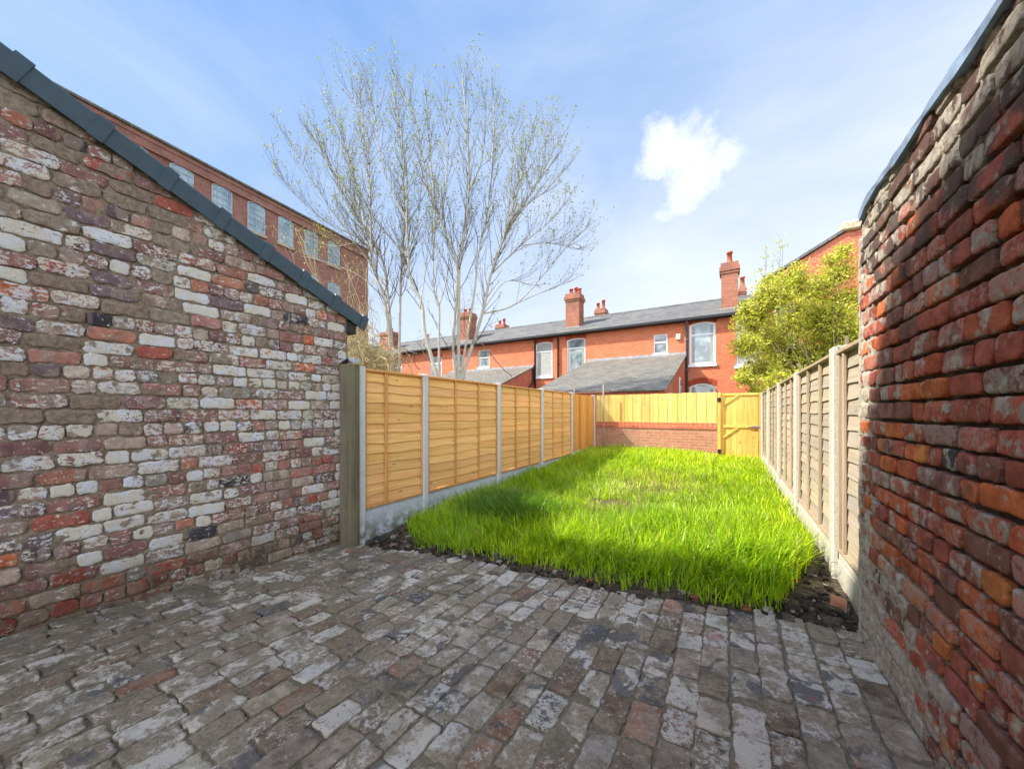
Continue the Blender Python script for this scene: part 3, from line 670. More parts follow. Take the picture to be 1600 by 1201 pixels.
# valve / pipe stub low on the wall
b = MB(); b.tube([(-.78, -.005, .38), (-.78, -.07, .38), (-.74, -.09, .36)], .028, 10); b.tube([(-.83, -.09, .40), (-.80, -.07, .36), (-.74, -.08, .33), (-.70, -.09, .36)], .018, 8); b.build('pipe_stub', MT['cream'], bw, True)
bf = empty('board_fence', (0, RY_, 1.15)); tag(bf, 'row of yellow upright boards standing on the low brick wall', 'board fence')
b = MB(); nb_ = 27; wz = 3.14
for k in range(nb_):
    x0 = -3.42+wz*k/nb_; t_ = random.uniform(.86, 1.1); jz = random.uniform(-.006, .006)
    b.box(x0+.001, x0+wz/nb_-.002, .045+(.009 if k % 2 else 0), .066, .0, .775+.012*k/nb_+jz, (t_, t_*random.uniform(.96, 1.02), t_*random.uniform(.85, 1.05), 1), .003)
b.build('boards', MT['yboard'], bf)
b = MB(); b.box(-3.42, -.28, .068, .11, .12, .18); b.box(-3.42, -.28, .068, .11, .58, .64); b.build('rails', MT['yboard'], bf)
# gate
gt = empty('garden_gate', (0, RY_, 0)); tag(gt, 'tall yellow ledged and braced timber gate in the far right corner', 'gate')
gx0, gx1 = -.185, .600
b = MB(); b.box(-.262, -.192, -.03, .09, -.05, 1.93, bev=.005); b.build('hanging_post', MT['gatew'], gt)
b = MB(); b.box(gx1+.012, gx1+.055, -.02, .09, -.05, 1.90, (.8, .75, .7, 1), .005); b.build('slam_post', MT['gatew'], gt)
b = MB(); nbd = 7
for k in range(nbd):
    t_ = random.uniform(.88, 1.08); x0 = gx0+(gx1-gx0)*k/nbd; b.box(x0+.002, x0+(gx1-gx0)/nbd-.002, .035, .053, .20, 1.90, (t_, t_*.98, t_, 1), .003)
b.build('boards', MT['gatew'], gt)
def rail(name, p0, p1, wv=.045, dep=.026, yy=.008):
    p0 = Vector((p0[0], 0, p0[1])); p1 = Vector((p1[0], 0, p1[1])); d = (p1-p0).normalized(); n_ = Vector((-d.z, 0, d.x))*wv/2
    m_ = MB(); m_.prism([p0-n_+Vector((0, yy, 0)), p1-n_+Vector((0, yy, 0)), p1+n_+Vector((0, yy, 0)), p0+n_+Vector((0, yy, 0))], (0, dep, 0), (1.08, 1.06, 1.0, 1)); return m_.build(name, MT['gatew'], gt)
rail('gate_frame', (gx0+.025, .20), (gx0+.025, 1.90), .055, .026, .006)
rail('ledge', (gx0, 1.875), (gx1, 1.875), .05, .025, .0085); rail('ledge', (gx0, 1.075), (gx1, 1.075), .055, .025, .0085); rail('ledge', (gx0, .30), (gx1, .30), .05, .025, .0085)
rail('brace', (gx0+.05, 1.62), (gx0+.36, 1.85)); rail('brace', (gx0+.05, .80), (gx0+.36, 1.045))
for z in (1.74, .44):
    b = MB(); b.box(-.262, -.185, -.045, -.032, z-.05, z+.05, bev=.004); b.tube([(-.225, -.05, z-.06), (-.225, -.05, z+.06)], .012, 8); b.build('hinge', MT['blackpipe'], gt)
b = MB(); b.tube([(.38, -.012, 1.075), (.66, -.012, 1.075)], .010, 8); b.box(.47, .59, -.006, .006, 1.05, 1.10, bev=.003); b.box(.54, .56, -.045, -.006, 1.03, 1.06, bev=.003); b.box(.605, .66, -.035, -.021, 1.05, 1.10, bev=.003); b.build('bolt', MT['steel'], gt)
# thin poles in the left corner
b = MB(); b.tube([(-3.12, 10.40, .1), (-3.125, 10.40, 1.2), (-3.135, 10.41, 2.22)], .021, 8); b.tube([(-3.18, 10.40, 2.02), (-3.08, 10.40, 2.03)], .012, 6)
o = b.build('garden_stake', MT['grey_t'], None, True); tag(o, 'thin tall grey stake standing in front of the brick wall in the far left corner', 'stake')
b = MB(); b.tube([(-4.25, 11.0, -.05), (-4.25, 11.0, 2.24)], .022, 8); b.tube([(-4.25, 11, 2.06), (-4.75, 11.0, 2.05)], .008, 6); o = b.build('garden_stake', MT['grey_t'], None, True); tag(o, 'short grey stake poking up behind the deep orange fence panel', 'stake')

# ---- grass
def grass():
    rn = np.random.default_rng(21); parts = []
    for (ya, yb, dens) in ((2.6, 3.6, 5000), (3.6, 4.8, 3600), (4.8, 6.6, 2900), (6.6, 8.6, 2400), (8.6, 10.58, 2000)):
        n = int(dens*(yb-ya)*4.05); x = rn.uniform(-3.42, .62, n); y = rn.uniform(ya, yb, n); parts.append(np.stack([x, y], 1))
    P = np.concatenate(parts); x, y = P[:, 0], P[:, 1]
    cl = fbm(x*2.6, y*2.6, 61, 4); fine = fbm(x*9, y*9, 66, 2)
    front = edge_y(x)+.07+.22*(fbm(x*3.4, x*0, 71)-.5)+.10*(fbm(x*13, x*0, 72)-.5)
    # bare soil at both near corners
    bareL = np.clip((x+3.42)/.75, 0, 1)*1.0; frontL = front+.55*np.clip(1-(x+3.42)/.7, 0, 1)
    frontR = front+1.0*np.clip((x-.26)/.34, 0, 1)
    ok = (y > np.maximum(frontL, frontR)+(rn.random(len(x))**2)*.22-.03)
    dry = np.clip((np.exp(-(((x+1.05)/.85)**2+((y-6.2)/1.0)**2))+.8*np.exp(-(((x+1.35)/.45)**2+((y-4.8)/.5)**2)))*(.5+1.1*fbm(x*4, y*4, 87)), 0, 1)
    ok &= rn.random(len(x)) < (-.05+1.5*cl+.45*fine)*(1-.72*dry)
    ok &= (x < .56+.04*fine) | (y < 3)
    x, y, cl, fine, dry = x[ok], y[ok], cl[ok], fine[ok], dry[ok]
    # dark lush tuft beside the left fence
    nt_ = 6500; tx = rn.normal(-2.40, .27, nt_); ty = rn.normal(3.95, .24, nt_)
    tuft = np.concatenate([np.zeros(len(x)), np.ones(nt_)]); x = np.concatenate([x, tx]); y = np.concatenate([y, ty]); cl = np.concatenate([cl, np.full(nt_, .6)]); fine = np.concatenate([fine, np.full(nt_, .5)]); dry = np.concatenate([dry, np.zeros(nt_)])
    # individual coarse tussocks along the near edge
    for k in range(14):
        cx = rn.uniform(-2.3, .25); cy = float(edge_y(cx))+rn.uniform(.15, .55); q = rn.integers(40, 110)
        x = np.concatenate([x, rn.normal(cx, .028, q)]); y = np.concatenate([y, rn.normal(cy, .028, q)]); cl = np.concatenate([cl, np.full(q, .75)]); fine = np.concatenate([fine, np.full(q, .5)]); dry = np.concatenate([dry, np.zeros(q)]); tuft = np.concatenate([tuft, np.full(q, .5)])
    n = len(x); z = gz(x, y)-.01+.05*(y > 4)*np.exp(-((x+1.6)/1.4)**2)*np.clip((y-5)/4, 0, 1)*2
    nearR = np.clip((x+1.8)/1.8, 0, 1)*np.clip((4.8-y)/1.5, 0, 1)
    h = (.085+.13*cl+.05*rn.random(n)+.085*nearR)*(1-.5*dry)*(1+.10*np.clip((y-7)/3, 0, 1)); h = np.where(tuft == 1, .20+.10*rn.random(n), h); h = np.where(tuft == .5, .18+.14*rn.random(n), h)
    h *= (.55+.85*rn.random(n))*(.38+.62*np.clip((y-edge_y(x)-.05)/.5, 0, 1))*np.where(tuft == 1, 1.25, 1)
    wd = (.0024+.0022*rn.random(n)+.0014*nearR+.0025*(tuft == .5)*rn.random(n))*(1+np.clip((y-4)/3, 0, 1.6)*.75)
    az = rn.uniform(0, 2*np.pi, n); wind = fbm(x*1.3, y*1.3, 91)*6.28*1.3
    az = np.where(rn.random(n) < .45, wind, az)
    ln = (.15+.7*rn.random(n)**1.5); ln = np.where(tuft == 1, .5+.55*rn.random(n), ln); ln = np.where(tuft == .5, .25+.65*rn.random(n), ln)
    dx, dy = np.cos(az), np.sin(az); fa = az+np.pi/2+rn.normal(0, .5, n); sx, sy = np.cos(fa), np.sin(fa)
    lv = []; T = (0, .4, .75, 1.0)
    for t in T:
        o_ = h*ln*t**2.0; zz = z+h*(t-(.22*ln+.25*ln**2)*t**3); w_ = wd*(1-.55*t**1.5)
        cx, cy = x+dx*o_, y+dy*o_
        if t < 1: lv += [np.stack([cx-sx*w_, cy-sy*w_, zz], 1), np.stack([cx+sx*w_, cy+sy*w_, zz], 1)]
        else: lv += [np.stack([cx, cy, zz], 1)]
    V = np.stack(lv, 1).reshape(-1, 3); b_ = (np.arange(n)*7)[:, None]
    F_ = np.concatenate([b_+np.array([[0, 1, 3, 2]]), b_+np.array([[2, 3, 5, 4]]), b_+np.array([[4, 5, 6]])], 1).ravel()
    LT = np.tile([4, 4, 3], n)
    g1 = np.array([.31, .53, .016]); g2 = np.array([.66, .78, .022]); g3 = np.array([.06, .20, .016]); st = np.array([.50, .42, .17])
    m1 = np.clip(rn.random(n)*.9+(fbm(x*1.1, y*1.1, 33)-.5)*1.2+.15*np.clip((y-4)/4, 0, 1), 0, 1)[:, None]
    col = g1*(1-m1)+g2*m1; dk = ((rn.random(n) < .30))[:, None]; col = np.where(dk, g3*.6+col*.4, col); col = np.where((tuft == 1)[:, None], g3*.75+col*.25, col)
    stw = np.clip((rn.random(n) < .045+.5*dry)*1.0, 0, 1)[:, None]; col = col*(1-.8*stw)+st*.8*stw
    col = col*(.8+.4*rn.random(n))[:, None]
    col = np.concatenate([col, np.ones((n, 1))], 1)
    return npobj('grass', V, F_, LT, MT['grass'], None, {'col': np.repeat(col, 7, 0)}, smooth=True)
tag(grass(), 'long bright lime green grass growing between the two fences', 'grass', kind='stuff')

# ---- loose rubble and clods on the bare soil
def rubble():
    rn = random.Random(4); b = MB()
    pts = []
    for k in range(900):
        if k % 3 == 0: x = rn.uniform(-3.36, -2.6); y = 2.62+rn.random()**1.5*.75
        elif k % 3 == 1: x = rn.uniform(.18, .62); y = 2.74+rn.random()**1.2*1.2
        else: x = rn.uniform(-3.3, .6); y = float(edge_y(x))+rn.uniform(-.05, .16)
        pts.append((x, y))
    for x, y in pts:
        s = rn.choice((.006, .008, .011, .016, .026))*rn.uniform(.7, 1.3); z = float(gz(x, y))+s*.2
        if x > .3 and rn.random() < .1: s *= 1.8
        vs = []
        for a in (-1, 1):
            for c in (-1, 1):
                for d in (-.6, .6): vs.append((x+a*s*rn.uniform(.5, 1.1), y+c*s*rn.uniform(.5, 1.1), z+d*s*rn.uniform(.5, 1.1)))
        t_ = rn.choice(((.05, .038, .028), (.07, .055, .04), (.035, .028, .02), (.22, .19, .15), (.40, .37, .32), (.30, .12, .07)) if rn.random() < .35 else ((.07, .055, .04), (.12, .095, .07), (.045, .036, .028)))
        b.add(vs, [(0, 1, 3, 2), (4, 6, 7, 5), (0, 4, 5, 1), (2, 3, 7, 6), (0, 2, 6, 4), (1, 5, 7, 3)], (*t_, 1))
    m = Mat('rubble', .95, .1); A = m.attr('col'); nn_ = m.noise(60, 4); m.bump(nn_, .8, .01); m.out(m.mix(m.ramp(nn_, .35, .65), A.outputs['Color'], m.mix(1.0, A.outputs['Color'], (.5, .5, .5), 'MULTIPLY')))
    o = b.build('rubble', m.m); tag(o, 'loose clods, stones and brick crumbs on the bare soil between paving and grass', 'rubble', kind='stuff')
rubble()
def broken_brick(x, y, rz, col, label, s=1):
    rn = random.Random(int(x*1000)); m_ = MB(); L_, W_, H_ = .11*s, .05*s, .033*s
    vs = [(a*L_*rn.uniform(.75, 1.05), c*W_*rn.uniform(.75, 1.05), d*H_*rn.uniform(.8, 1.05)+H_*.6) for a in (-1, 0, 1) for c in (-1, 1) for d in (-1, 1)]
    m_.add(vs, [(0, 1, 3, 2), (8, 10, 11, 9), (0, 4, 5, 1), (4, 8, 9, 5), (2, 3, 7, 6), (6, 7, 11, 10), (1, 5, 7, 3), (5, 9, 11, 7), (0, 2, 6, 4), (4, 6, 10, 8)])
    o = m_.build('broken_brick', col); o.location = (x, y, float(gz(x, y))); o.rotation_euler = (.1, .12, rz); tag(o, label, 'broken brick', 'broken bricks on the bare soil')
broken_brick(.585, 3.02, 1.4, MT['gwall'], 'orange broken brick lying against the base of the right fence', .8)
broken_brick(-3.30, 2.70, .5, MT['blackpipe'], 'dark stone lump at the foot of the first left fence post', .7)

# ================================================================== THE TERRACE BEHIND
Y0 = 17.5; EAV = 5.42; RD = 3.4; RH = 7.02
def arch_pts(x0, x1, zs, rise, n=8):
    return [(x0+(x1-x0)*i/n, zs+rise*(1-(2*i/n-1)**2)) for i in range(n+1)]
def wall_open(x0, x1, z0, z1, ops, y, depth=.12):
    """front wall (facing -y) as cells with real openings and reveals"""
    xs = sorted({x0, x1, *[o[0] for o in ops], *[o[1] for o in ops]}); zs = sorted({z0, z1, *[o[2] for o in ops], *[o[3] for o in ops]}); m_ = MB()
    for i in range(len(xs)-1):
        for j in range(len(zs)-1):
            cx, cz = (xs[i]+xs[i+1])/2, (zs[j]+zs[j+1])/2
            if any(o[0] < cx < o[1] and o[2] < cz < o[3] for o in ops): continue
            m_.add([(xs[i], y, zs[j]), (xs[i+1], y, zs[j]), (xs[i+1], y, zs[j+1]), (xs[i], y, zs[j+1])], [(0, 1, 2, 3)])
    for o in ops:
        a, c, d, e = o[:4]
        m_.add([(a, y, d), (a, y, e), (a, y+depth, e), (a, y+depth, d)], [(0, 1, 2, 3)]); m_.add([(c, y, d), (c, y, e), (c, y+depth, e), (c, y+depth, d)], [(0, 3, 2, 1)])
        m_.add([(a, y, e), (c, y, e), (c, y+depth, e), (a, y+depth, e)], [(0, 3, 2, 1)]); m_.add([(a, y, d), (c, y, d), (c, y+depth, d), (a, y+depth, d)], [(0, 1, 2, 3)])
    return m_
def window(parent, x0, x1, z0, z1, y, rise=.0, trans=.3, mat='upvc', sill=True, arch=True, curtain=None, fw=.06, mull=0):
    """segment-headed window with frame, transom, pane, sill and brick arch over"""
    fr = MB(); yf = y+.035
    def bar(a, c, d, e, dp=.05): fr.box(a, c, yf, yf+dp, d, e, bev=.004)
    zt = z1-rise
    bar(x0, x0+fw, z0, zt+.01); bar(x1-fw, x1, z0, zt+.01); bar(x0+fw, x1-fw, z0, z0+fw)
    if rise > 0:
        up = arch_pts(x0, x1, zt, rise); lo = arch_pts(x0, x1, zt-fw, rise)
        for i in range(len(up)-1): fr.prism([(lo[i][0], yf-.001, lo[i][1]), (lo[i+1][0], yf-.001, lo[i+1][1]), (up[i+1][0], yf-.001, up[i+1][1]), (up[i][0], yf-.001, up[i][1])], (0, .052, 0))
    else: bar(x0+fw, x1-fw, z1-fw, z1)
    if trans: zz = z1-(z1-z0)*trans; bar(x0+fw, x1-fw, zz-.035, zz+.035)
    for k in range(mull): xx = x0+(x1-x0)*(k+1)/(mull+1); bar(xx-.02, xx+.02, z0+fw, zt-fw, .045)
    f = fr.build('window', MT[mat], parent)
    g_ = MB(); g_.box(x0+fw*.5, x1-fw*.5, yf+.018, yf+.026, z0+fw*.5, z1-fw*.5 if rise == 0 else zt+rise*.25); 
    g_.build('pane', MT['glass'] if curtain is None else MT[curtain], f)
    if curtain is None and x1-x0 > .7:
        for a_, c_2 in ((x0+fw, x0+fw+.13), (x1-fw-.13, x1-fw)):
            q = MB(); n_ = 5
            for k in range(n_): q.box(a_+(c_2-a_)*k/n_, a_+(c_2-a_)*(k+.8)/n_, yf+.0145, yf+.0165, z0+fw, zt-fw-.02)
            q.build('curtain', MT['curtain'], f)
    if rise > 0:                                       # brick spandrels either side of the arch
        s = MB(); up = arch_pts(x0, x1, zt, rise)
        for i in range(len(up)-1): s.prism([(up[i][0], y-.003, up[i][1]), (up[i+1][0], y-.003, up[i+1][1]), (up[i+1][0], y-.003, z1+.004), (up[i][0], y-.003, z1+.004)], (0, .06, 0))
        s.build('spandrel', MT['arch'], parent)
    if sill: q = MB(); q.box(x0-.05, x1+.05, y-.07, y+.03, z0-.11, z0-.002, bev=.006); q.build('sill', MT['upvc'] if mat == 'upvc' else MT[mat], f)
    if arch:
        s = MB(); n = 13; zb = z1-rise*0+.008
        for k in range(n):
            u0, u1 = k/n, (k+1)/n; xx0, xx1 = x0-.05+(x1-x0+.1)*u0, x0-.05+(x1-x0+.1)*u1
            za = zt+rise*(1-(2*u0-1)**2)+.012 if rise else zb; zb_ = zt+rise*(1-(2*u1-1)**2)+.012 if rise else zb; t_ = random.uniform(.75, 1.2)
            s.prism([(xx0+.004, y-.010, za), (xx1-.004, y-.010, zb_), (xx1-.004+.02*(u1-.5), y-.010, zb_+.22), (xx0+.004+.02*(u0-.5), y-.010, za+.22)], (0, .012, 0), (t_, t_, t_, 1))
        s.build('brick_arch', MT['archp'], parent)
    return f
mm = Mat('arch_soldier', .9, .2); nn_ = mm.noise(20, 4); MT['archp'] = mm.out(mm.mix(1.0, mm.mix(mm.ramp(nn_, .35, .65), (.40, .075, .03), (.30, .055, .03)), mm.attr('col').outputs['Color'], 'MULTIPLY'))
def chimney(parent, x, y, z0, h, wx, wy, pots, pot_h=.32):
    b = MB(); b.box(x-wx/2, x+wx/2, y-wy/2, y+wy/2, z0-.7, z0+h*.74)
    b.box(x-wx/2-.035, x+wx/2+.035, y-wy/2-.035, y+wy/2+.035, z0+h*.74+.001, z0+h*.80); b.box(x-wx/2-.07, x+wx/2+.07, y-wy/2-.07, y+wy/2+.07, z0+h*.80+.001, z0+h*.90); b.box(x-wx/2-.02, x+wx/2+.02, y-wy/2-.02, y+wy/2+.02, z0+h*.90+.001, z0+h)
    ch = b.build('chimney', MT['chim'], parent)
    b = MB(); b.box(x-wx/2-.06, x+wx/2+.06, y-wy/2-.06, y-wy/2-.004, z0-.32, z0-.18); b.build('flashing', MT['lead'], ch)
    for k, (dx, dy, ph) in enumerate(pots):
        b = MB(); zz = z0+h; b.tube([(x+dx, y+dy, zz-.02), (x+dx, y+dy, zz+.05), (x+dx, y+dy, zz+ph*.85), (x+dx, y+dy, zz+ph*.86), (x+dx, y+dy, zz+ph)], [.13, .105, .095, .125, .12], 12); b.build('chimney_pot', MT['terracotta'], ch, True)
    return ch
def roof_z(y): return EAV+.06+(y-(Y0-.22))*(RH-EAV)/(RD+.22)
def house(x0, x1, label, ops, roofmat='slate'):
    h = empty('terraced_house', ((x0+x1)/2, Y0, 0)); h.location = (0, 0, 0); tag(h, label, 'house', 'terraced houses beyond the yard')
    wall_open(x0, x1, -.05, EAV, [(o[0], o[1], o[2], o[3]) for o in ops], Y0).build('wall', MT['terr'], h)
    b = MB(); b.box(x0+.01, x1-.01, Y0+.125, Y0+2*RD-.1, -.05, EAV-.02); b.build('rear_rooms', MT['terr2'], h)
    b = MB(); yr = Y0+RD; ye = Y0-.22
    b.prism([(x0, ye, EAV+.06), (x0, yr, RH), (x0, 2*yr-ye, EAV+.06), (x0, 2*yr-ye, EAV-.0), (x0, yr, RH-.07), (x0, ye, EAV+.0)], (x1-x0, 0, 0)); b.build('roof', MT[roofmat], h)
    b = MB(); n = int((x1-x0)/.45)
    for k in range(n): xx = x0+(x1-x0)*k/n; b.prism([(xx+.005, yr-.13, RH-.04), (xx+.005, yr, RH+.055), (xx+.005, yr+.13, RH-.04)], ((x1-x0)/n-.01, 0, 0))
    b.build('ridge_tiles', MT['slate'], h)
    b = MB(); b.box(x0, x1, ye-.10, ye+.005, EAV-.09, EAV+.03, bev=.02); b.build('gutter', MT['blackpipe'], h)
    b = MB(); b.box(x0, x1, ye+.007, Y0-.002, EAV-.10, EAV-.03); b.build('fascia', MT['blackpipe'], h)
    return h
A = house(-28.0, -17.35, 'furthest left terraced house in view, seen behind the bare tree stems', [(-20.4, -19.2, 3.5, 4.9)])
window(A, -20.4, -19.2, 3.5, 4.9, Y0, .12)
Bh = house(-17.35, -9.0, 'terraced house with a small cream square window and a low lean-to', [(-16.6, -15.6, 3.45, 4.95), (-14.6, -13.95, 3.2, 4.95), (-12.78, -11.95, 4.04, 5.06)])
window(Bh, -16.6, -15.6, 3.45, 4.95, Y0, .10); window(Bh, -14.6, -13.95, 3.2, 4.95, Y0, .08, trans=.5); window(Bh, -12.78, -11.95, 4.04, 5.06, Y0, 0, .45, 'cream', arch=False)
Ch = house(-9.0, -1.62, 'terraced house with two tall sash windows and the big slate lean-to', [(-8.95, -7.98, 3.30, 5.14), (-7.17, -6.18, 3.30, 5.16), (-2.96, -2.38, 4.05, 4.92)])
window(Ch, -8.95, -7.98, 3.30, 5.14, Y0, .08, .28, curtain='curtain'); window(Ch, -7.17, -6.18, 3.30, 5.16, Y0, .08, .27); window(Ch, -2.96, -2.38, 4.05, 4.92, Y0, 0, .42, 'upvc', arch=False, fw=.05)
Dh = house(-1.62, 1.25, 'right hand terraced house with white arched windows beside the leafy shrub', [(-1.50, -.50, 3.46, 5.27), (.22, 1.10, 3.30, 5.24), (-1.50, -.50, 1.0, 2.66)])
window(Dh, -1.50, -.50, 3.46, 5.27, Y0, .10, .30, fw=.085); window(Dh, .22, 1.10, 3.30, 5.24, Y0, .10, .32, fw=.075); window(Dh, -1.50, -.50, 1.0, 2.66, Y0, .15, .0, fw=.085)
b = MB(); b.box(-2.02, -1.84, Y0-.09, Y0-.002, 4.60, 4.84, bev=.012); b.build('vent_box', MT['cream'], Ch)
def pipe(h, x, z0, z1, mat='blackpipe', y=Y0-.07, r=.045):
    b = MB(); b.tube([(x, Y0-.26, z1+.12), (x, Y0-.2, z1+.02), (x, y, z1-.12), (x, y, z0)], r, 8)
    for z in np.arange(z0+.4, z1-.3, 1.3): b.tube([(x, y, z), (x, y, z+.06)], r*1.35, 8)
    b.build('downpipe', MT[mat], h, True)
pipe(Ch, -9.02+.06, 2.2, 5.3); pipe(Ch, -7.62, 2.2, 5.3); pipe(Dh, -1.585, .2, 5.3, 'greypipe', r=.05)
def chim_px(h, px, ptop, pbase, wpx, ydep, pots, wy=.75):
    q = atY(px, ptop, ydep); zb = roof_z(min(ydep, 2*(Y0+RD)-ydep)); dpt = -q.x*s_+ydep*c_; wx = wpx*dpt/F*.72
    return chimney(h, q.x, ydep, zb, q.z-zb, wx, wy, pots)
chim_px(Dh, 1140, 414, 465, 31, Y0+1.1, [(.0, -.05, .55)])
chim_px(Ch, 898, 461, 500, 30, Y0+1.3, [(-.2, 0, .35), (.05, .1, .42), (.27, 0, .3)])
chim_px(Bh, 731, 490, 535, 26, Y0+1.3, [(-.2, 0, .3), (.2, 0, .3)])
chim_px(Ch, 940, 484, 487, 20, Y0+RD+1.8, [(-.22, 0, .45), (.12, 0, .6)])
chim_px(Bh, 785, 508, 510, 20, Y0+RD+1.8, [(-.22, 0, .35), (.15, 0, .45)])
chim_px(Dh, 1160, 449, 452, 10, Y0+RD+1.8, [(0, 0, .55)])
chim_px(A, 609, 520, 545, 36, Y0+1.3, [(-.2, 0, .3), (.2, 0, .3)])
chim_px(A, 668, 530, 533, 8, Y0+RD+1.8, [(0, 0, .4)])
q_ = atY(905, 474, Y0+1.3); b = MB(); b.tube([(q_.x, q_.y, q_.z-.9), (q_.x, q_.y, q_.z+.5)], .018, 5); b.tube([(q_.x-.45, q_.y, q_.z+.42), (q_.x+.45, q_.y, q_.z+.42)], .012, 4)
for k in range(6): b.tube([(q_.x-.4+.16*k, q_.y-.16, q_.z+.42), (q_.x-.4+.16*k, q_.y+.16, q_.z+.42)], .007, 4)
b.build('aerial', MT['steel'], Ch)
def leanto(h, xr, zr, xl, yfront, zfront, side='terr2', win=False, name='lean_to'):
    b = MB(); b.prism([(xr, Y0-.003, -.05), (xr, Y0-.003, zr-.09), (xr, yfront+.12, zfront-.05), (xr, yfront+.12, -.05)], (-.22, 0, 0)); 
    b.prism([(xr-.222, yfront+.12, -.05), (xr-.222, yfront+.12, zfront-.06), (xl, yfront+.12, zfront-.06), (xl, yfront+.12, -.05)], (0, .2, 0)); lt = b.build(name, MT[side], h)
    b = MB(); b.prism([(xr+.07, Y0-.003, zr), (xr+.07, yfront, zfront), (xr+.07, yfront, zfront-.05), (xr+.07, Y0-.003, zr-.06)], (xl-xr-.07, 0, 0)); b.build('lean_to_roof', MT['slate2'], lt)
    b = MB(); b.box(xl, xr+.06, Y0-.10, Y0-.005, zr-.03, zr+.07); b.build('flashing', MT['lead'], lt)
    return lt
lt = leanto(Ch, -1.66, 3.95, -6.05, 11.5, 2.12)
b = MB(); b.box(-1.655, -1.61, 15.1, 15.55, 1.3, 2.75, bev=.01); f_ = b.build('side_window', MT['upvc'], lt); b = MB(); b.box(-1.608, -1.602, 15.17, 15.48, 1.4, 2.66); b.build('pane', MT['glass'], f_)
lt = leanto(Bh, -9.13, 3.87, -14.9, 13.4, 2.45)
b = MB(); b.tube([(-9.06, Y0-.06, 3.7), (-9.06, Y0-.06, 3.05), (-9.06, 16.6, 2.5)], .045, 8); b.build('downpipe', MT['blackpipe'], Bh, True)
# gabled house on the right
G = empty('gabled_house', (0, 0, 0)); tag(G, 'red brick house with rising gable verge and stone kneeler behind the leafy shrub', 'house')
YG = 16.9; xa, xk = 1.26, atY(1334, 352, YG).x; zk = atY(1334, 355, YG).z; za_ = atY(1185, 440, YG).z
def gable_pts(): return [(xa, YG, -.05), (xk+6.0, YG, -.05), (xk+6.0, YG, za_), (xk+3.2, YG, zk), (xk-.1, YG, zk-.05), (xa, YG, za_)]
b = MB(); b.prism([(xa, YG, -.05), (xk+7.0, YG, -.05), (xk+7.0, YG, za_), (xk+1.6, YG, zk+.9), (xa, YG, za_)], (0, 6, 0)); b.build('wall', MT['terr2'], G)
zp = zk+.9; xp = xk+1.6
b = MB(); b.prism([(xa-.12, YG-.08, za_-.02), (xp, YG-.08, zp+.04), (xk+7.1, YG-.08, za_-.02), (xk+7.1, YG-.08, za_+.08), (xp, YG-.08, zp+.16), (xa-.12, YG-.08, za_+.08)], (0, 6.2, 0)); b.build('roof', MT['slate'], G)
b = MB(); b.box(xk-.35, xk+.30, YG-.14, YG+.25, zk-.10, zk+.20, bev=.05); b.build('kneeler', MT['stone'], G)
q0, q1 = atY(1210, 478, YG), atY(1243, 545, YG); f_ = window(G, q0.x, q1.x, q1.z, q0.z, YG-.10, .12, .35, fw=.08)
# ---- mill
mc = atD(575, 390, 42); mill = empty('brick_mill', (mc.x, mc.y, 0), 0); mdir = TH-math.atan((1054-800)/F); mill.rotation_euler = (0, 0, mdir)
tag(mill, 'long dark red brick mill with rows of arched multi-pane windows, beyond the outbuilding roof', 'mill')
mz = mc.z; ops = []; mrot = Matrix.Rotation(mdir, 3, 'Z')
def mloc(px, py):
    r = ray(px, py); n_ = mrot @ Vector((1, 0, 0)); d_ = Vector(r); t = (Vector((mc.x, mc.y, 0))).dot(n_)/Vector((d_.x, d_.y, 0)).dot(n_)
    p_ = Vector((0, 0, HC))+d_*t; l_ = mrot.inverted() @ (p_-Vector((mc.x, mc.y, 0))); return l_
